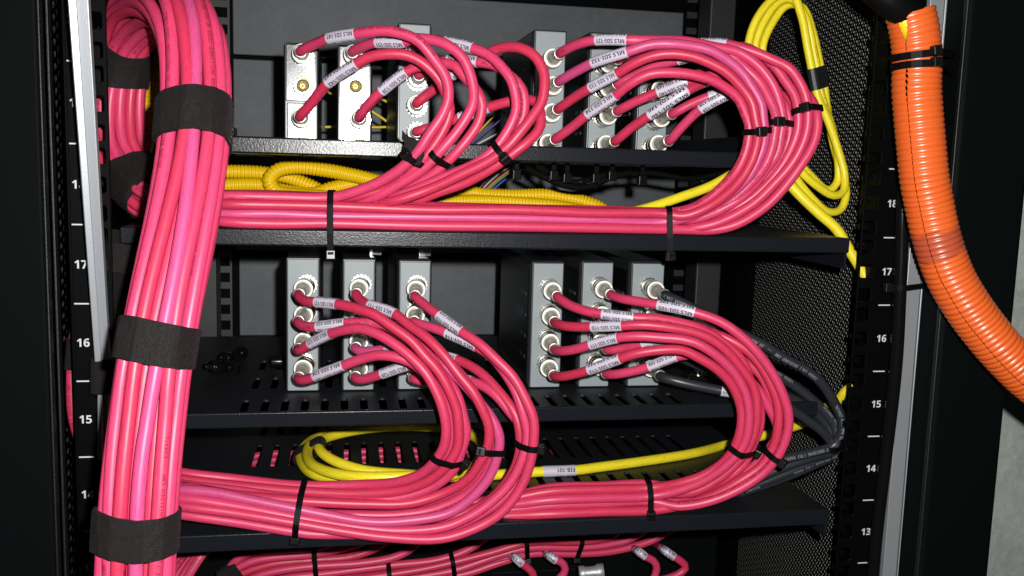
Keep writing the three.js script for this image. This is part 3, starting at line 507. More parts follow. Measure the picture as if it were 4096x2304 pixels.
cable('i1', ['LL3', 0], [1660, 1184], 113, [[1685, 1208, -32], [1715, 1232, -26], [1750, 1258, -20], [1848, 1325, -6], [1920, 1378, 2], [1990, 1440, 8], [2050, 1508, 12], [2100, 1590, 15], [2130, 1670, 17], [2139, 1760, 17], [2124, 1850, 16], [2083, 1946, 15], [2010, 2045, 14], [1939, 2100, 13], [1773, 2150, 12], [1552, 2149, 11], [1386, 2132, 10], [1190, 2098, 9], [950, 2058, 6], [720, 2022, 2], ...drop(720, 2030, 0)], { lab: [2, 3] });
cable('i2', ['LL3', 1], [1656, 1286], 114, [[1685, 1298, -34], [1735, 1312, -28], [1792, 1334, -22], [1902, 1384, -8], [1965, 1430, -2], [2020, 1490, 4], [2062, 1560, 8], [2094, 1650, 11], [2106, 1740, 12], [2090, 1830, 12], [2045, 1920, 11], [1980, 1995, 10], [1895, 2058, 9], [1780, 2105, 8], [1600, 2122, 7], [1400, 2104, 6], [1190, 2068, 6], [950, 2028, 3], [720, 1994, -1], ...drop(720, 2010, -3)], { lab: [2, 3] });
cable('i3', ['LL3', 2], [1656, 1396], 115, [[1690, 1410, -38], [1750, 1420, -36], [1830, 1440, -30], [1920, 1490, -18], [2000, 1570, -6], [2060, 1660, 2], [2082, 1750, 4], [2068, 1840, 3], [2020, 1930, 0], [1940, 2010, -4], [1800, 2070, -8], [1600, 2095, -8], [1190, 2085, -4], [950, 2050, -5], [720, 2020, -9], ...drop(720, 2030, -9)], { lab: [1, 2] });
cable('i4', ['LL3', 3], [1655, 1512], 116, [[1680, 1522, -34], [1740, 1524, -32], [1825, 1515, -26], [1890, 1525, -18], [1970, 1570, -8], [2050, 1660, 0], [2112, 1750, 6], [2105, 1850, 6], [2050, 1950, 4], [1960, 2035, 2], [1800, 2110, 2], [1600, 2135, 4], [1400, 2138, 5], [1250, 2135, 6], [1190, 2128, 6], [950, 2090, 3], [720, 2056, 0], ...drop(720, 2060, 2)], { lab: [2, 3] });
// slotted shelf, right-hand boxes
const lowerRun = (px0, row, col) => [px0, 2400, 2200].filter((x, i) => !i || x < px0 - 60).map((x) => slotD(x, row, col)).concat([[2000, 2000 + (3 - row) * 22, -12 - col * 6], [1700, 2015 + (3 - row) * 20, -20 - col * 5], [1300, 2000 + (3 - row) * 20, -24 - col * 5], [950, 1965 + (3 - row) * 20, -28 - col * 4], [720, 1935 + (3 - row) * 20, -32 - col * 3], ...drop(720, 1940 + (3 - row) * 15, -34 - col * 4)]);
cable('j1', ['LR1', 0], [2229, 1186], 109, [[2282, 1222, -26], [2352, 1246, -16], [2413, 1256, -10], [2550, 1272, 0], [2610, 1275, 2], [2704, 1290, 4], [2800, 1320, 6], [2890, 1370, 8], [2970, 1445, 9], [3008, 1530, 9], [3034, 1620, 9], [3036, 1700, 9], [3010, 1780, 7], [2970, 1860, 4], [2870, 1930, 0], [2750, 1975, -5], ...lowerRun(2600, 3, 1)], { lab: [2, 3] });
cable('j2', ['LR1', 1], [2218, 1287], 110, [[2256, 1303, -26], [2310, 1308, -18], [2361, 1307, -12], [2489, 1303, 0], [2563, 1298, 5], [2657, 1306, 9], [2800, 1338, 13], [2885, 1385, 15], [2960, 1460, 16], [3012, 1550, 17], [3030, 1650, 17], [3012, 1750, 15], [2965, 1835, 12], [2880, 1912, 7], [2770, 1965, 1], ...lowerRun(2600, 2, 1)], { lab: [2, 3] });
cable('j3', ['LR1', 2], [2218, 1396], 111, [[2256, 1404, -26], [2310, 1395, -18], [2362, 1379, -12], [2480, 1353, 1], [2563, 1343, 7], [2657, 1347, 12], [2735, 1358, 16], [2800, 1380, 19], [2875, 1425, 21], [2942, 1500, 22], [2985, 1590, 23], [2997, 1680, 23], [2975, 1770, 21], [2922, 1848, 17], [2840, 1908, 11], [2740, 1955, 4], ...lowerRun(2600, 2, 0)], { lab: [2, 3] });
cable('j4', ['LR1', 3], [2215, 1501], 112, [[2256, 1505, -26], [2310, 1494, -18], [2353, 1481, -12], [2470, 1438, 2], [2540, 1412, 8], [2634, 1397, 13], [2727, 1405, 16], [2800, 1431, 18], [2868, 1478, 19], [2925, 1545, 19], [2960, 1625, 19], [2968, 1700, 19], [2945, 1780, 17], [2895, 1845, 13], [2820, 1897, 8], [2720, 1935, 2], ...lowerRun(2600, 3, 0)], { lab: [2, 3] });
cable('k1', ['LR2', 0], [2443, 1178], 105, [[2493, 1196, -26], [2560, 1207, -18], [2629, 1219, -10], [2772, 1247, 3], [2884, 1288, 9], [2966, 1341, 13], [3033, 1407, 16], [3084, 1479, 18], [3130, 1570, 20], [3155, 1660, 21], [3150, 1740, 20], [3120, 1815, 18], [3060, 1885, 14], [2970, 1945, 10], [2850, 2000, 5], [2720, 2028, 0], ...lowerRun(2600, 1, 0)], { lab: [2, 3] });
cable('k2', ['LR2', 1], [2432, 1283], 106, [[2490, 1290, -36], [2580, 1288, -26], [2680, 1290, -18], [2770, 1304, -8], [2860, 1330, 0], [2939, 1366, 6], [3012, 1425, 10], [3070, 1510, 13], [3110, 1610, 15], [3117, 1700, 15], [3096, 1780, 13], [3045, 1858, 10], [2950, 1928, 6], [2830, 1990, 0], ...lowerRun(2640, 0, 0)], { lab: [1, 2] });
cable('k3', ['LR2', 2], [2430, 1397], 107, [[2490, 1393, -32], [2576, 1374, -22], [2690, 1354, -14], [2800, 1355, -8], [2900, 1400, -2], [3030, 1490, 3], [3095, 1600, 7], [3128, 1690, 8], [3105, 1780, 6], [3020, 1870, 2], [2860, 1950, -4], ...lowerRun(2680, 0, 1)], { lab: [1, 2] });
cable('k4', ['LR2', 3], [2426, 1494], 108, [[2470, 1496, -28], [2530, 1485, -22], [2588, 1470, -17], [2706, 1428, -6], [2780, 1420, -2], [2870, 1450, 2], [2995, 1515, 5], [3080, 1630, 7], [3108, 1715, 7], [3080, 1795, 5], [2990, 1885, 0], [2810, 1965, -5], ...lowerRun(2660, 1, 1)], { lab: [2, 3] });
// black cables of the last box
const bl = { mat: M.blackJacket, name: 'black_coaxial_cable', r: .0034, group: 'black video cables' };
const tailB = (k) => [[3335, 1786 + k * 14, -22 - k * 5], [3250, 1806 + k * 26, -22 - k * 4], [3110, 1846 + k * 36, -22 - k * 4], [2990, 1900 + k * 32, -24 - k * 4], [2850, 1990 + k * 8, -28 - k * 6], [2700, 2010 + k * 8, -34 - k * 6], [2500, 2005 + k * 6, -40 - k * 5]];
cable('l1', ['LR3', 0], [2660, 1180], 153, [[2700, 1198, -32], [2760, 1228, -26], [2850, 1280, -22], [2960, 1335, -18], [3050, 1382, -15], [3134, 1432, -14], [3217, 1475, -14], [3280, 1530, -14], [3330, 1600, -15], [3365, 1680, -18], [3362, 1745, -20], ...tailB(0)], { ...bl, lab: [1, 2], tag: undefined, label: 'black coaxial cable from the top port of the last grey box' });
cable('l2', ['LR3', 3], [2642, 1504], 154, [[2690, 1520, -32], [2760, 1537, -28], [2872, 1560, -24], [2968, 1580, -20], [3060, 1608, -22], [3150, 1632, -24], [3230, 1680, -24], [3300, 1735, -24], ...tailB(1)], { ...bl, lab: [2, 3], label: 'black coaxial cable with white sleeve numbered SDI-154', turn: 2.6 });
cable('l3', ['LR3', 2], [2644, 1398], 152, [[2700, 1420, -36], [2780, 1455, -34], [2858, 1487, -32], [2905, 1505, -30], [3000, 1540, -30], [3110, 1570, -32], [3220, 1620, -32], [3300, 1700, -32], [3335, 1760, -30], ...tailB(2)], { ...bl, lab: [2, 3], label: 'black coaxial cable from the third port of the last grey box' });
cable('l4', ['LR3', 1], [2648, 1287], 155, [[2720, 1300, -40], [2820, 1345, -40], [2950, 1420, -36], [3080, 1490, -34], [3200, 1560, -32], [3290, 1640, -30], [3345, 1710, -28], [3350, 1765, -26], ...tailB(1.6)], { ...bl, lab: [2, 3], tag: undefined, label: 'black coaxial cable from the second port of the last grey box' });

// ---------------------------------------------------------------- straps on the thick bundle
const upperIds = ['c1', 'c2', 'c3', 'c4', 'c5', 'c6', 'c7', 'c8', 'd1', 'd2', 'd3', 'd4', 'e1', 'e2', 'e3', 'e4', 'f1', 'f2', 'f3', 'f4'];
// the bundle passes twice: look only at the part of each path behind or in front
const bundleAt = (q) => { const far = {}; for (const id of upperIds) { const p = ready[id], from = Math.floor(p.n * .35); let b = from, d = 1e9; for (let i = from; i <= p.n; i++) { const e = p.pts[i].distanceToSquared(q); if (e < d) { d = e; b = i; } } far['~' + id] = { pts: [p.pts[b]], T: [p.T[b]], r: p.r }; } Object.assign(ready, far); return Object.keys(far); };
function bundleStrap(q, width, label, lift0, lift1) {
  let u0 = 0, bd = 1e9; for (let k = 0; k <= 600; k++) { const d = spine.getPointAt(k / 600).distanceToSquared(q); if (d < bd) { bd = d; u0 = k / 600; } }
  const L = spine.getLength(), g = thing('hook_and_loop_strap', label, 'strap'), m = 10, n = 56;
  const shell = (from, to, t0, t1, wd) => {
    const rows = [];
    for (let i = 0; i <= m; i++) {
      const u = Math.min(1, Math.max(0, u0 + (i / m - .5) * wd / L)), c = spine.getPointAt(u), T = spine.getTangentAt(u), N = V(1, 0, 0).addScaledVector(T, -T.x).normalize(), B = T.clone().cross(N), c2 = [];
      for (const id of bundleAt(c)) { const p = ready[id].pts[0].clone().sub(c); for (let a = 0; a < 12; a++) c2.push([p.dot(N) + Math.cos(a * .5236) * RC, p.dot(B) + Math.sin(a * .5236) * RC]); }
      const h = hull2(c2), row = [];
      for (let k = 0; k <= n; k++) {
        const th = (from + (to - from) * k / n) * 6.28319, dx = Math.cos(th), dy = Math.sin(th); let r = .005;
        for (let e = 0; e < h.length; e++) { const a = h[e], b = h[(e + 1) % h.length], ex = b[0] - a[0], ey = b[1] - a[1], den = dx * ey - dy * ex; if (Math.abs(den) < 1e-12) continue; const t = (a[0] * ey - a[1] * ex) / den, f = (a[0] * dy - a[1] * dx) / den; if (t > 0 && f >= -1e-6 && f <= 1 + 1e-6) r = Math.max(r, t); }
        const fuzz = (vnoise(th * 9, i * .8, 64, 4) - .5) * .0004, edge = T.clone().multiplyScalar((Math.sin(th * 2 + u0 * 40) * .0009));
        row.push([t0, t1].map((d) => c.clone().addScaledVector(N, dx * (r + d + fuzz)).addScaledVector(B, dy * (r + d + fuzz)).add(edge)));
      }
      rows.push(row);
    }
    const pos = [], uv = [], put = (...vs) => vs.forEach(([v, a, b]) => { pos.push(v.x, v.y, v.z); uv.push(a, b); });
    const quad = (a, b, c, d, k, i) => put([a, k * .0018, i * .0022], [b, (k + 1) * .0018, i * .0022], [c, (k + 1) * .0018, (i + 1) * .0022], [a, k * .0018, i * .0022], [c, (k + 1) * .0018, (i + 1) * .0022], [d, k * .0018, (i + 1) * .0022]);
    for (let i = 0; i < m; i++) for (let k = 0; k < n; k++) quad(rows[i][k][1], rows[i][k + 1][1], rows[i + 1][k + 1][1], rows[i + 1][k][1], k, i);
    for (let k = 0; k < n; k++) { quad(rows[0][k][0], rows[0][k + 1][0], rows[0][k + 1][1], rows[0][k][1], k, 0); quad(rows[m][k][1], rows[m][k + 1][1], rows[m][k + 1][0], rows[m][k][0], k, 0); }
    for (const k of [0, n]) for (let i = 0; i < m; i++) quad(rows[i][k][0], rows[i][k][1], rows[i + 1][k][1], rows[i + 1][k][0], k, i);
    const geo = new THREE.BufferGeometry(); geo.setAttribute('position', new THREE.Float32BufferAttribute(pos, 3)); geo.setAttribute('uv', new THREE.Float32BufferAttribute(uv, 2)); geo.computeVertexNormals(); return geo;
  };
  part(g, 'wrap', shell(0, 1, .0002, .0013, width), M.velcro);
  part(g, 'overlap_end', shell(lift0, lift1, .0014, .0024, width * .96), M.velcro);
  return rebase(g);
}
for (const [px, py, z, w, label, flap, skew] of [
  [786, 500, 82, .0225, 'wide dark strap round the thick bundle, beside the upper tray', [.30, .62], .25],
  [630, 1378, 124, .0180, 'dark strap round the middle of the thick bundle, one end lifted', [.32, .75], -.12],
  [550, 2118, 140, .0175, 'dark strap round the thick bundle near the lowest shelf', [.2, .62], -.12],
  [490, 245, -53, .030, 'black strap round the back of the cable loop, behind the rail', [.1, .4], .1],
  [552, 728, -40, .024, 'black strap where the loop turns onto the cable shelf', [.1, .4], 0],
]) bundleStrap(P(px, py, z), w, label, ...flap);

// ---------------------------------------------------------------- zip ties
const tg = 'black zip ties';
const lipPts = (px, y, h, z = 0) => { const q = P(px, 930, z * 1000); return [[V(q.x, y - h - .0004, z - .001), .0008], [V(q.x, y - .001, z - .0002), .0008]]; };
zipTie(['c1', 'c2'], P(1672, 640, 10), 'zip tie with a ragged black scrap holding two pink cables', { headDir: V(-.7, .5, .6) });
zipTie(['c3', 'c4'], P(1778, 640, 6), 'zip tie round the second pair of cables leaving the chrome side', { headDir: V(.3, -1, .1) });
zipTie(['c5', 'c6', 'c7', 'c8'], P(2012, 622, 10), 'zip tie round four pink cables, its grey head facing out', { headDir: V(.5, -.6, .8) });
zipTie(['c1', 'c2', 'c3', 'd1', 'd2', 'd3', 'f2', 'e1', 'f1'], P(1325, 850, -6), 'long zip tie over the upper cable run, head below the shelf lip', { headDir: V(.05, -1, .12), headOut: V(-.03, .1, 1), extra: lipPts(1325, YB, .0120) });
zipTie(['d1', 'd2', 'd3', 'd4', 'e1', 'e2', 'f2', 'f1'], P(2672, 890, -4), 'zip tie over the upper cable run by the cable bend', { headDir: V(.05, -1, .35), headOut: V(0, 0, 1), extra: lipPts(2672, YB, .0105) });
zipTie(['d2', 'd3', 'd4'], P(3026, 520, 20), 'zip tie round the inner cables of the upper cable bend', { headDir: V(.1, .1, 1) });
zipTie(['d1', 'e2', 'e3'], P(3118, 495, 12), 'zip tie round the middle cables of the upper cable bend', { headDir: V(.1, .2, 1) });
zipTie(['e1', 'f1', 'f2', 'e4'], P(3226, 440, 12), 'zip tie round the outer cables of the upper cable bend', { headDir: V(-.9, .2, .7) });
zipTie(['g1', 'g2', 'g3', 'g4'], P(1812, 1845, 16), 'zip tie round cables of the box by the thick bundle, lower bend', { headDir: V(.8, -.9, .5) });
zipTie(['h1', 'h2', 'h3', 'h4'], P(1962, 1800, 14), 'zip tie with a pale shining head round a lower bend', { headDir: V(-1, .3, .5), headOut: V(-.08, .17, 1) });
zipTie(['i1', 'i2', 'i3', 'i4'], P(2112, 1790, 14), 'zip tie round the outermost lower bend, beside the yellow label', { headDir: V(1, -.3, .4) });
zipTie(['g1', 'g2', 'g3', 'g4', 'h1', 'h2', 'h3', 'h4', 'i1', 'i2', 'i3', 'i4'], P(1195, 2040, 0), 'long zip tie round the lower cable run, head at the bottom', { headDir: V(0, -1, .1) });
zipTie(['j1', 'j2', 'j3', 'j4', 'k1', 'k2', 'k3', 'k4'], P(2600, 2000, -6), 'zip tie round the lower cable run below the black cable box', { headDir: V(.1, -.25, 1) });
zipTie(['j1', 'j2', 'j3', 'j4'], P(2962, 1800, 15), 'zip tie round the inner cables of the lower bend by black cables', { headDir: V(.9, -.6, .6) });
zipTie(['k1', 'k2', 'k3', 'k4'], P(3085, 1820, 12), 'zip tie round the outer cables of the lower bend by black cables', { headDir: V(.6, -.6, .7) });
zipTie(['l1', 'l2', 'l3', 'l4'], P(3330, 1795, -24), 'black zip tie round the bunch of black cables', { headDir: V(.9, -.5, .3) });
{ // frayed scrap of hook-and-loop tape caught in a tie
  const g = thing('tape_scrap', 'ragged black scrap of strap sticking up from a zip tie', 'scrap'), q = P(1652, 600, 12), sh = new THREE.Shape();
  [[-.006, .0105], [-.0035, .0075], [.0005, .0065], [.006, .003], [.0065, -.003], [.004, -.0085], [-.0005, -.008], [-.0045, -.006], [-.0035, -.002], [-.0052, .001], [-.0044, .004], [-.006, .006]].forEach(([x, y], i) => i ? sh.lineTo(x, y) : sh.moveTo(x, y));
  const geo = metricUV(new THREE.ExtrudeGeometry(sh, { depth: .0016, bevelEnabled: true, bevelSize: .0003, bevelThickness: .0003, bevelSegments: 1 }).rotateY(-.25).translate(q.x, q.y, q.z));
  part(g, 'tape', geo, M.velcro); rebase(g);
}

// ---------------------------------------------------------------- yellow fibre cables
const onD = (px, py, h = .0036) => onShelf(px, py, YD + h);
function plain(id, name, label, category, pts, r, mat, { group, seg = 14, part: pn = 'jacket', step = .004 } = {}) {
  const g = thing(name, label, category, group), p = samplePath(pts.map(resolve), step); p.r = typeof r === 'number' ? r : r(0); ready[id] = p;
  part(g, pn, tube(p, r, seg, { phase: rnd() }), mat); return g;
}
const fy = 'yellow fibre loops';
rebase(plain('y1', 'fibre_cable', 'yellow fibre cable looping highest beside the perforated side', 'cable', [[3030, 420, -66], [3010, 300, -70], [2994, 180, -72], [3030, 70, -72], [3100, -10, -74], [3165, -30, -76], [3205, 60, -78], [3232, 200, -80], [3252, 300, -80], [3272, 390, -80], [3315, 490, -79], [3355, 610, -78], [3378, 700, -76], [3374, 765, -73], [3335, 782, -70], [3270, 745, -68], [3190, 670, -68], [3120, 560, -70]], .0029, M.yellowJacket, { group: fy }));
rebase(plain('y2', 'fibre_cable', 'yellow fibre cable in the middle of the taped loops', 'cable', [[3070, 430, -74], [3040, 300, -77], [3022, 180, -78], [3062, 75, -78], [3120, 5, -80], [3172, 0, -82], [3222, 70, -83], [3252, 190, -84], [3272, 290, -85], [3288, 390, -85], [3330, 520, -84], [3352, 640, -82], [3348, 730, -80], [3310, 760, -78], [3240, 700, -77], [3170, 620, -77], [3110, 530, -78]], .0029, M.yellowJacket, { group: fy }));
rebase(plain('y3', 'fibre_cable', 'yellow fibre cable with the lowest hanging loop by the side panel', 'cable', [[3090, 420, -82], [3068, 300, -84], [3050, 190, -85], [3090, 90, -86], [3150, 20, -88], [3210, 30, -89], [3248, 120, -90], [3276, 240, -91], [3296, 340, -91], [3308, 430, -91], [3330, 560, -89], [3362, 680, -85], [3385, 770, -80], [3362, 838, -76], [3310, 846, -72], [3245, 790, -70], [3180, 710, -70], [3120, 620, -72]], .0029, M.yellowJacket, { group: fy }));
{ const q = P(3268, 320, -84); const g = thing('tape_wrap', 'black tape binding the yellow fibre loops together', 'tape'), a = around(['y1', 'y2', 'y3'], q); part(g, 'wrap', bandGeo(a.o, a.t, a.cs, .0155, .0008, { lift: .0002 }).g, M.blackCable); rebase(g); }
rebase(plain('y4', 'fibre_cable', 'yellow fibre cable running off the shelf end and behind the rail', 'cable', [[3060, 600, -62], [3110, 670, -60], [3173, 752, -56], [3272, 850, -50], [3345, 915, -46], [3400, 1005, -43], [3446, 1080, -40], [3470, 1130, -38], [3477, 1200, -38], [3482, 1300, -40], [3476, 1390, -42], [3458, 1465, -42], [3440, 1530, -42], [3390, 1560, -46], [3355, 1600, -54], [3305, 1632, -64], [3228, 1686, -84], [3150, 1714, -100], [3051, 1743, -114], onD(2917, 1776), onD(2773, 1813), onD(2552, 1848), onD(2400, 1868), onD(2298, 1881), onD(2172, 1886), onD(2050, 1894), onD(1900, 1905), onD(1760, 1906), onD(1620, 1897), onD(1450, 1880, .006), onD(1335, 1842, .010), onD(1280, 1800, .013), onD(1290, 1760, .014), onD(1370, 1733, .014), onD(1500, 1712, .013), onD(1640, 1706, .012), onD(1790, 1716, .012), onD(1900, 1750, .012), onD(1925, 1810, .011), onD(1870, 1880, .010), onD(1740, 1912, .009), onD(1560, 1920, .009), onD(1380, 1918, .008), onD(1260, 1898, .007), onD(1205, 1845, .006), onD(1215, 1790, .005), onD(1280, 1745, .004), onD(1400, 1715, .004), onD(1600, 1700, .0036), onD(1800, 1705, .0036), onD(1930, 1740, .0036), onD(1960, 1800, .0036), onD(1900, 1870, .0036)].map(resolve), .0037, M.yellowJacket));
{ // the printed sleeve of the fibre cable
  const p = ready.y4, cell = tagCell('FIB-101'), i0 = nearest(p, onD(2298, 1881)), i1 = nearest(p, onD(2172, 1886)), rev = { ...p };
  const g = thing('cable_label', 'white printed label FIB-101 on the yellow fibre cable', 'label');
  part(g, 'sleeve', sleeve({ pts: p.pts.slice().reverse(), T: p.T.slice().reverse().map((t) => t.clone().negate()) }, p.n - i1, p.n - i0, .0041, cell, .5), M.tag); rebase(g);
  const q = onD(1285, 1790, .012), b = thing('hook_and_loop_strap', 'black strap closing the yellow fibre coil on the shelf', 'strap');
  const cs = []; let T0 = null; for (let i = 0; i <= p.n; i++) if (p.pts[i].distanceTo(q) < .022 && p.pts[i].distanceTo(q) <= Math.min(p.pts[Math.max(0, i - 1)].distanceTo(q), p.pts[Math.min(p.n, i + 1)].distanceTo(q))) { cs.push([p.pts[i], .0033]); T0 ??= p.T[i].clone(); }
  part(b, 'wrap', bandGeo(q, T0, cs.length ? cs : [[q, .008]], .014, .0014, { lift: .0004 }).g, M.velcro); rebase(b);
}
rebase(plain('y5', 'fibre_cable', 'yellow fibre cable rising behind the pink cable bend', 'cable', [[2380, 862, -44], [2480, 852, -42], [2552, 842, -42], [2718, 790, -46], [2861, 735, -50], [3000, 640, -56], [3080, 540, -62], [3110, 440, -68]], .0033, M.yellowJacket));

// yellow ribbed conduit lying on the cable shelf
const ribs = (r, a, pitch) => (s) => r + a * (Math.abs(((s / pitch) % 1 + 1) % 1 - .5) < .3 ? 1 : -1);
const conduit = (id, label, pts, r = .0049) => rebase(plain(id, 'ribbed_conduit', label, 'conduit', pts, ribs(r, .00042, .0026), M.conduitYellow, { group: 'yellow ribbed conduits', seg: 16, part: 'corrugated_tube', step: .00065 }));
conduit('w1', 'yellow ribbed conduit with a tight hairpin bend behind the thick bundle', [[1640, 762, -150], [1520, 728, -150], [1420, 703, -150], [1300, 680, -150], [1180, 668, -152], [1105, 685, -152], [1078, 722, -152], [1105, 765, -150], [1200, 782, -150], [1300, 788, -150], [1420, 795, -150]]);
conduit('w2', 'straight yellow ribbed conduit passing above the other one', [[640, 690, -175], [760, 686, -175], [900, 686, -175], [1050, 692, -175], [1160, 712, -175], [1240, 742, -172], [1310, 776, -168], [1420, 806, -166]]);
conduit('w3', 'yellow ribbed conduit leaving the hairpin towards the cable pairs', [[700, 748, -165], [880, 742, -165], [1040, 740, -166], [1140, 764, -166], [1250, 776, -164], [1330, 752, -163], [1430, 735, -163], [1560, 745, -163], [1700, 790, -165]]);
conduit('w4', 'yellow ribbed conduit ending in a bend below the black power leads', [[1500, 800, -150], [1700, 806, -150], [1790, 790, -150], [1860, 768, -152], [1940, 778, -150], [2050, 782, -150], [2180, 780, -150], [2290, 795, -150], [2390, 825, -150], [2450, 868, -150]], .0046);
conduit('w5', 'lower yellow ribbed conduit beside the one with the bend', [[1560, 812, -138], [1750, 808, -138], [1900, 803, -138], [2050, 808, -138], [2200, 820, -138], [2330, 840, -138]], .0042);
conduit('w6', 'yellow ribbed conduit climbing inside the pink cable loop', [[700, 100, -90], [668, 200, -90], [636, 290, -90], [612, 370, -88], [598, 450, -86], [580, 540, -86], [560, 640, -90]], .0060);

// ---------------------------------------------------------------- orange split conduit, strips and leads by the rails
function barBetween(a, b, w, d, r = .0008, taper = 1, turn = 0) {
  const y = b.clone().sub(a), L = y.length(); y.normalize(); const z = V(0, 0, 1).addScaledVector(y, -y.z).normalize(), x = y.clone().cross(z);
  const g = new RoundedBoxGeometry(w, L, d, 2, r).rotateY(turn).translate(0, L / 2, 0);
  if (taper !== 1) { const p = g.attributes.position; for (let i = 0; i < p.count; i++) p.setX(i, p.getX(i) * (1 + (taper - 1) * p.getY(i) / L)); }
  return metricUV(g.applyMatrix4(new THREE.Matrix4().makeBasis(x, y, z).setPosition(a)));
}
{
  const g = thing('edge_strip', 'grey ribbed strip along the rail beside the orange conduit', 'strip');
  part(g, 'wide_rib', barBetween(P(3748, -60, 6), P(3544, 2380, 6), .0098, .004, .0004), M.strip);
  part(g, 'narrow_rib', barBetween(P(3793, -60, 6), P(3588, 2380, 6), .0040, .0048, .0005, 1, .2), M.strip);
  rebase(g);
  const h = thing('edge_strip', 'bright aluminium strip leaning across the numbered rail beside the bundle', 'strip');
  part(h, 'bright_edge', barBetween(P(284, -60, 46), P(393, 1440, 10), .0040, .0060, .0006, .9, -.26), M.strip);
  part(h, 'wide_face', barBetween(P(324, -60, 44), P(422, 1440, 8), .0072, .0048, .0005, .72), M.strip);
  part(h, 'lower_strand', barBetween(P(402, 1430, 6), P(401, 1840, 4), .0026, .0022, .0004), M.strip);
  part(h, 'lower_strand', barBetween(P(440, 1430, 4), P(407, 1840, 2), .0028, .0022, .0004), M.strip);
  rebase(h);
  const q = [P(402, 1500, 7), P(440, 1500, 5)], t = P(415, 1560, 6).sub(P(415, 1440, 6)).normalize(), s = thing('hook_and_loop_strap', 'dark strap round the foot of the bright aluminium strip', 'strap');
  part(s, 'wrap', bandGeo(q[0].clone().add(q[1]).multiplyScalar(.5), t, [[q[0], .0042], [q[1], .0052]], .0195, .0014).g, M.velcro); rebase(s);
}
rebase(plain('b1', 'sleeved_cable', 'thick black sleeved cable behind the bright strip', 'cable', [[500, 930, -16], [488, 1000, -14], [474, 1100, -12], [462, 1250, -12], [450, 1400, -14], [436, 1560, -18], [420, 1750, -24], [410, 1950, -30]], .0098, M.velcro));
{ const q = P(490, 1030, -13), g = thing('hook_and_loop_strap', 'shiny black strap round the thick black sleeved cable', 'strap'), p = ready.b1, i = nearest(p, q); part(g, 'wrap', bandGeo(p.pts[i], p.T[i], [[p.pts[i], .0100], [p.pts[i].clone().add(V(.008, 0, .001)), .0085]], .016, .0015, { wave: .0006 }).g, M.velcro); rebase(g); }
rebase(plain('b2', 'black_lead', 'glossy black lead between the numbered rail and grey strip', 'cable', [[3650, 420, 8], [3632, 620, 10], [3612, 805, 12], [3606, 1000, 12], [3600, 1150, 12], [3588, 1400, 11], [3574, 1560, 10], [3540, 1850, 8], [3505, 2150, 7], [3485, 2380, 6]], .0042, M.blackRubber));
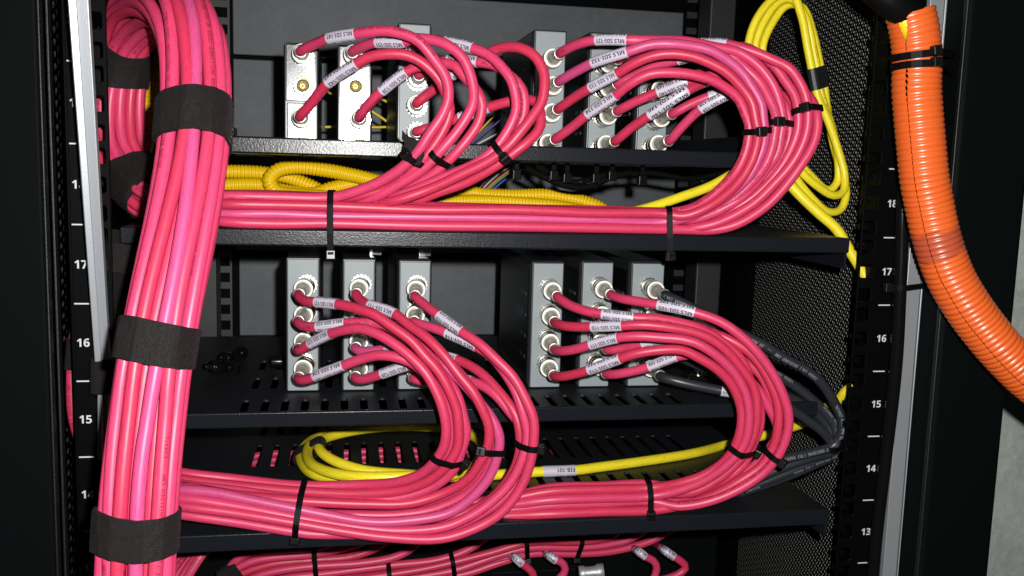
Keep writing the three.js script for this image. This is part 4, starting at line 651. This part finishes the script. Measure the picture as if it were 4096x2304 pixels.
{
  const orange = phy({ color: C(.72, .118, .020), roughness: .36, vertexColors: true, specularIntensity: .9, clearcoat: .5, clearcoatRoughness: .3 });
  const g = thing('split_conduit', 'orange ribbed split conduit curving away from the rail', 'conduit');
  const pts = [[3641, 48, 46], [3660, 138, 46], [3668, 248, 46], [3666, 353, 47], [3674, 469, 48], [3684, 580, 49], [3698, 718, 50], [3714, 805, 50], [3737, 916, 51], [3765, 1015, 52], [3799, 1103, 53], [3848, 1192, 55], [3909, 1282, 57], [3981, 1372, 60], [4047, 1444, 62], [4110, 1505, 64], [4230, 1600, 68]];
  const p = samplePath(pts.map(resolve), .0005), ref = V(-.84, 0, .55).normalize(); p.r = .0136;
  for (let i = 0; i <= p.n; i++) { p.N[i] = ref.clone().addScaledVector(p.T[i], -ref.dot(p.T[i])).normalize(); p.B[i] = p.T[i].clone().cross(p.N[i]); }
  ready.orange = p;
  const saw = (s) => Math.abs(((s / .003) % 1) - .5) * 2;
  const gap = (s) => .008 + .012 * saw(s) + Math.max(0, .19 * (1 - s / .0175)) * (1 + .25 * saw(s)) + (s > .034 && s < .053 ? .07 * saw(s) * Math.min(1, (s - .034) / .004, (.053 - s) / .012) : 0);
  const geo = tube(p, (s) => .0129 + .0010 * Math.sqrt(Math.abs(Math.sin(s / .0033 * 3.1416))), 40, { gap, cap: false });
  // vertex colours turn a dull brownish band half way down, with uneven edges
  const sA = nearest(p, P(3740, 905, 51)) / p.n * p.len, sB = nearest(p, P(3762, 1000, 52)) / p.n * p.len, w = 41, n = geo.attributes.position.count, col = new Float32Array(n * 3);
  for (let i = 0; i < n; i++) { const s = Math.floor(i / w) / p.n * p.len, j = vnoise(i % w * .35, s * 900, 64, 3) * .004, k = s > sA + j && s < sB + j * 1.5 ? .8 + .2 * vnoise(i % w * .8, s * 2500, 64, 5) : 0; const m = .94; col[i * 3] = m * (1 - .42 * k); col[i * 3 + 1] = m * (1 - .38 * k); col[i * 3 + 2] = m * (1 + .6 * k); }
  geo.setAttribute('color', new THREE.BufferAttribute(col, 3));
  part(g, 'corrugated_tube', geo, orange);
  rebase(g);
  rebase(plain('yo', 'fibre_cable', 'yellow fibre cable showing through the slit of the orange conduit', 'cable', [[3606, 58, 49], [3620, 85, 50], [3638, 125, 49], [3664, 165, 44], [3696, 215, 36], [3700, 290, 34]], .0052, M.yellow));
  rebase(plain('bo', 'taped_lead', 'black taped lead entering the top of the orange conduit', 'cable', [[3400, -150, 40], [3480, -70, 46], [3556, 0, 50], [3618, 48, 48], [3656, 100, 42], [3668, 200, 38]], .0092, M.tie));
  // ties that hold the conduit to the grey strip
  const side = V(1, 0, 0);
  for (const [px, py, label] of [[3666, 222, 'upper zip tie holding the orange conduit to the grey strip'], [3667, 268, 'lower zip tie holding the orange conduit to the grey strip']]) {
    const c = P(px, py, 46), i = nearest(p, c), e = P(3800, py + 6, 10), z = thing('zip_tie', label, 'zip tie', tg);
    const b = bandGeo(p.pts[i], p.T[i].clone().negate(), [[p.pts[i], .0138], [e, .003]], .0042, .0011, { lift: .0002 }); part(z, 'band', b.g, M.tie);
    const out = V(.12, .1, 1).normalize(), al = p.T[i].clone().cross(out).normalize(); tieHead(z, p.pts[i].clone().addScaledVector(out, .0140), al, out); rebase(z);
  }
  { const a = nearest(ready.b2, P(3600, 1155, 12)), c = ready.b2.pts[a], e = P(3690, 1165, 6), z = thing('zip_tie', 'zip tie round the glossy black lead with grey head', 'zip tie', tg);
    part(z, 'band', bandGeo(c, ready.b2.T[a], [[c, .0043], [e, .004], [P(3560, 1152, 8), .003]], .0034, .0011).g, M.tie); tieHead(z, P(3548, 1150, 12), V(1, 0, 0), V(0, 0, 1)); rebase(z); }
}

// ---------------------------------------------------------------- below the lowest shelf
{
  const d = thing('rack_device', 'black rack device below the lowest shelf', 'device');
  part(d, 'front_panel', box(-.215, .215, -.42, -.215, -.185, -.165, .002), M.frame);
  part(d, 'trim_line', box(.02, .105, -.2920, -.2915, -.166, -.1645), M.frameEdge); rebase(d);
}
const lg = 'pink cables below the lowest shelf', zl = -128;
[[[905, 2290], [935, 2252], [1000, 2212], [1150, 2196], [1260, 2190], [1330, 2172], [1400, 2150], [1440, 2120]],
 [[915, 2305], [945, 2275], [1030, 2240], [1260, 2215], [1380, 2190], [1470, 2160], [1520, 2125]],
 [[925, 2320], [960, 2298], [1080, 2258], [1260, 2240], [1400, 2228], [1500, 2195], [1560, 2160], [1620, 2120]],
 [[960, 2335], [1060, 2295], [1200, 2270], [1450, 2252], [1580, 2228], [1650, 2190], [1700, 2130]],
 [[1000, 2345], [1150, 2312], [1300, 2295], [1560, 2262], [1750, 2240], [1860, 2205], [1930, 2160], [1980, 2110]],
 [[1030, 2360], [1250, 2325], [1500, 2296], [1800, 2255], [2000, 2235], [2105, 2205], [2160, 2170], [2200, 2110]],
 [[1100, 2370], [1400, 2320], [1700, 2275], [1950, 2215], [2123, 2168], [2300, 2166], [2398, 2157], [2449, 2142], [2490, 2105]],
 [[1100, 2390], [1450, 2335], [1800, 2285], [2000, 2220], [2123, 2191], [2310, 2190], [2426, 2180], [2519, 2157], [2590, 2110]],
 [[1150, 2400], [1500, 2345], [1850, 2298], [2000, 2250], [2123, 2216], [2310, 2215], [2426, 2208], [2519, 2190], [2612, 2160], [2710, 2100]],
].forEach((pts, k) => rebase(plain('m' + k, 'coaxial_cable', 'pink coaxial cable in the tied run below the lowest shelf', 'cable', pts.map(([x, y]) => [x, y, zl - (k % 3) * 6]), RC, M.pink[k % 4], { group: lg })));
for (const [px, py, ids, w] of [[1262, 2235, ['m0', 'm1', 'm2', 'm3', 'm4'], 'where the run leaves its strap'], [1556, 2260, ['m4', 'm5', 'm6', 'm7'], 'on the lowest cable run, second from its strap'], [1812, 2240, ['m4', 'm5', 'm6', 'm7', 'm8'], 'on the lowest cable run, third from its strap'], [2108, 2195, ['m6', 'm7', 'm8', 'm5'], 'on the lowest cable run, fourth from its strap'], [2318, 2190, ['m6', 'm7', 'm8'], 'at the far end of the lowest cable run']]) zipTie(ids, P(px, py, zl), `zip tie ${w}`, { headDir: V(0, -1, .3), group: tg });
{ const q = P(905, 2290, zl), a = around(['m0', 'm1', 'm2', 'm3', 'm4'], q), g = thing('hook_and_loop_strap', 'black strap at the start of the lowest cable run', 'strap'); part(g, 'wrap', bandGeo(a.o, a.t, a.cs, .015, .0014, { lift: .0003 }).g, M.velcro); rebase(g); }
for (let k = 0; k < 5; k++) rebase(plain('n' + k, 'coaxial_cable', 'pink coaxial cable slanting down behind the thick bundle', 'cable', [[900 + k * 8, 2080 + k * 4, -70 - k * 6], [850 + k * 2 - (k % 2) * 6, 2165, -70 - k * 5], [800 - k * 16, 2230, -66 - k * 4], [750 - k * 22, 2310, -62 - k * 4], [680 - k * 24, 2440, -60]], RC, M.pink[(k + 1) % 4], { group: 'pink cables slanting down behind the bundle' }));
[[[2205, 2228], [2222, 2238], [2250, 2252], [2259, 2284], [2240, 2312], [2200, 2350]], [[2068, 2236], [2080, 2248], [2102, 2268], [2128, 2290], [2134, 2330]], [[2560, 2210], [2580, 2226], [2610, 2244], [2628, 2270], [2617, 2312], [2600, 2350]], [[2664, 2205], [2690, 2222], [2722, 2243], [2740, 2270], [2722, 2294], [2670, 2316], [2600, 2330]]].forEach((pts, k) =>
  coax('o' + k, null, null, [[pts[0][0] - 45, pts[0][1] - 28, -166], [pts[0][0] - 14, pts[0][1] - 9, -128], ...pts.map(([x, y]) => [x, y, -118])], { tag: ['MLS SDI-101', 'MLS SDI-102', 'MLS SDI-103', 'MLS SDI-100'][k], lab: [1, 3], label: 'short pink cable with white sleeve bending into the lowest device', group: 'pink cables bending into the lowest device', r: RC }));
{ const g = thing('coaxial_coupler', 'grey metal coaxial coupler on the lowest device', 'connector'), q = P(2368, 2290, -110); part(g, 'barrel', strip(lathe([[.0035, -.010], [.0058, -.010], [.0058, -.006], [.0048, -.005], [.0048, .003], [.0060, .004], [.0060, .009], [.0035, .009]], 28)).rotateY(Math.PI / 2 - .15).rotateZ(.12).translate(q.x, q.y, q.z), M.strip); rebase(g); }

// ---------------------------------------------------------------- small things behind
const wire = (label, pts, r, m, group) => rebase(plain('x' + Math.floor(rnd() * 1e9), 'thin_wire', label, 'wire', pts, r, m, { seg: 6, step: .006, group }));
const wireMat = (r, g, b) => std({ color: C(r, g, b), roughness: .5 });
const yw = wireMat(.6, .45, .02);
for (const pts of [[[1270, 345, -215], [1345, 382, -215], [1530, 398, -215], [1610, 460, -215]], [[1480, 440, -210], [1525, 470, -210], [1610, 530, -210]], [[1300, 508, -220], [1420, 506, -220], [1520, 509, -220], [1610, 503, -220]]]) wire('thin yellow wire behind the chrome-fronted boxes', pts, .0011, yw, 'thin yellow wires');
wire('thin yellow wire inside the last upper cable loop', [[2025, 420, -200], [1960, 480, -200], [1900, 545, -200]], .0007, yw);
wire('thin violet wire inside the last upper cable loop', [[2030, 455, -205], [1960, 515, -205], [1880, 580, -205]], .0007, wireMat(.08, .05, .25));
wire('thin white wire inside the last upper cable loop', [[2010, 525, -205], [1950, 555, -205], [1870, 600, -205]], .0008, wireMat(.5, .48, .5));
[['maroon', .15, .02, .04, 0], ['grey', .3, .3, .32, 16], ['green', .04, .2, .08, 44], ['orange', .5, .12, .02, 34], ['blue', .03, .06, .35, 62]].forEach(([n, r, g, b, dx]) => wire(`thin ${n} wire rising between tray and conduit`, [[1885 + dx, 800, -170], [1920 + dx, 750, -170], [1975 + dx * 1.3, 695, -172], [2030 + dx * 1.3, 660, -176]], .0009, wireMat(r, g, b)));
rebase(plain('q1', 'power_lead', 'black lead sagging lowest under the upper tray', 'cable', [[2100, 670, -60], [2170, 705, -62], [2260, 742, -62], [2350, 748, -62], [2430, 715, -62], [2520, 690, -64]], .0022, M.blackRubber));
rebase(plain('q2', 'power_lead', 'black lead tucked close under the upper tray', 'cable', [[2150, 660, -70], [2230, 712, -72], [2320, 728, -72], [2420, 700, -72], [2500, 698, -72], [2600, 692, -72], [2760, 715, -74], [2900, 690, -80]], .0020, M.blackRubber));
for (const [px, py] of [[2066, 698], [2215, 702], [2268, 712], [2385, 714], [2448, 704], [2568, 722]]) { const q = P(px, py, -54), g = thing('tie_head', 'black cable-tie head hanging under the upper tray', 'zip tie', 'tie heads under the upper tray'); part(g, 'block', box(q.x - .0030, q.x + .0030, q.y - .0034, q.y + .0034, q.z - .0025, q.z + .0025, .0008), M.blackRubber); part(g, 'tongue', box(q.x - .0014, q.x + .0014, q.y + .003, q.y + .014, q.z - .001, q.z + .0006), M.blackRubber); rebase(g); }
rebase(plain('r1', 'coaxial_cable', 'pink cable lying in the upper tray behind its lip', 'cable', [[700, 566, -60], [860, 577, -45], [1000, 582, -40], [1110, 580, -34], [1180, 579, -32], [1280, 592, -32], [1400, 600, -34]], .0026, M.pink[2]));
rebase(plain('r2', 'coaxial_cable', 'pink cable showing in the gap behind the numbered rail', 'cable', [[330, 1180, -40], [306, 1290, -38], [292, 1400, -36], [286, 1540, -34], [292, 1660, -34], [318, 1760, -36], [350, 1860, -40]], RC, M.pink[0]));
{ const p = ready.r2, i = nearest(p, P(290, 1408, -36)), g = thing('tape_wrap', 'black tape on the pink cable behind the numbered rail', 'tape'); part(g, 'wrap', bandGeo(p.pts[i], p.T[i], [[p.pts[i], RC]], .019, .0008, { lift: .0002 }).g, M.velcro); rebase(g); }
rebase(plain('r3', 'coaxial_cable', 'pink cable seen through rail slots below the dark strap', 'cable', [[430, 1450, -30], [400, 1560, -26], [384, 1680, -24], [392, 1800, -24], [440, 1900, -26]], RC, M.pink[1]));
for (const [px, py, r] of [[868, 1468, .0050], [930, 1472, .0052], [906, 1432, .0048], [962, 1414, .0056], [1106, 1446, .0048]]) { const q = onShelf(px, py, YC + r * .9), g = thing('rubber_plug', 'small glossy black rubber plug lying on the slotted shelf', 'plug', 'black rubber plugs'); part(g, 'cap', strip(lathe([[0, -r * 2.2], [r * .45, -r * 2.2], [r * .5, -r * 1.1], [r * .92, -r], [r, -r * .8], [r, r * .7], [r * .86, r], [r * .4, r * 1.15], [0, r * 1.15]], 20)).rotateY(px * .01).rotateX(-.25).translate(q.x, q.y, q.z), M.blackRubber); rebase(g); }
{ const q = onShelf(2785, 1520, YC), g = thing('retaining_screw', 'black block with bright screw on the slotted shelf by black cables', 'screw'); part(g, 'block', box(q.x - .009, q.x + .009, q.y, q.y + .004, q.z - .008, q.z + .006, .001), M.blackRubber); part(g, 'screw', new THREE.CylinderGeometry(.0032, .0036, .003, 16).translate(q.x + .001, q.y + .0055, q.z + .001), M.nickel); rebase(g); }

// pink cables seen through the slots of the lowest shelf
for (const [k, y, z] of [[0, -.2035, -.218], [1, -.2095, -.221], [2, -.2155, -.224]]) rebase(plain('u' + k, 'coaxial_cable', 'pink cable glimpsed through slots of the shelf under the yellow coil', 'cable', [V(-.19, y - .004, z), V(-.16, y + .001, z), V(-.12, y, z + .002), V(-.06, y + .0015, z), V(-.02, y - .001, z), V(.03, y - .003, z - .004), V(.09, y - .008, z - .008)], RC, M.pink[k], { group: 'pink cables under the slotted shelf' }));
rebase(plain('y6', 'fibre_cable', 'second yellow fibre cable lying along the top of the coil', 'cable', [onD(1960, 1745, .0105), onD(1860, 1712, .0105), onD(1700, 1696, .0105), onD(1500, 1698, .0105), onD(1360, 1718, .0105), onD(1262, 1758, .0115), onD(1228, 1815, .012), onD(1262, 1868, .013), onD(1380, 1902, .014), onD(1540, 1908, .015), onD(1700, 1900, .015), onD(1830, 1880, .015)], .0037, M.yellowJacket));
renderer.render(scene, camera);
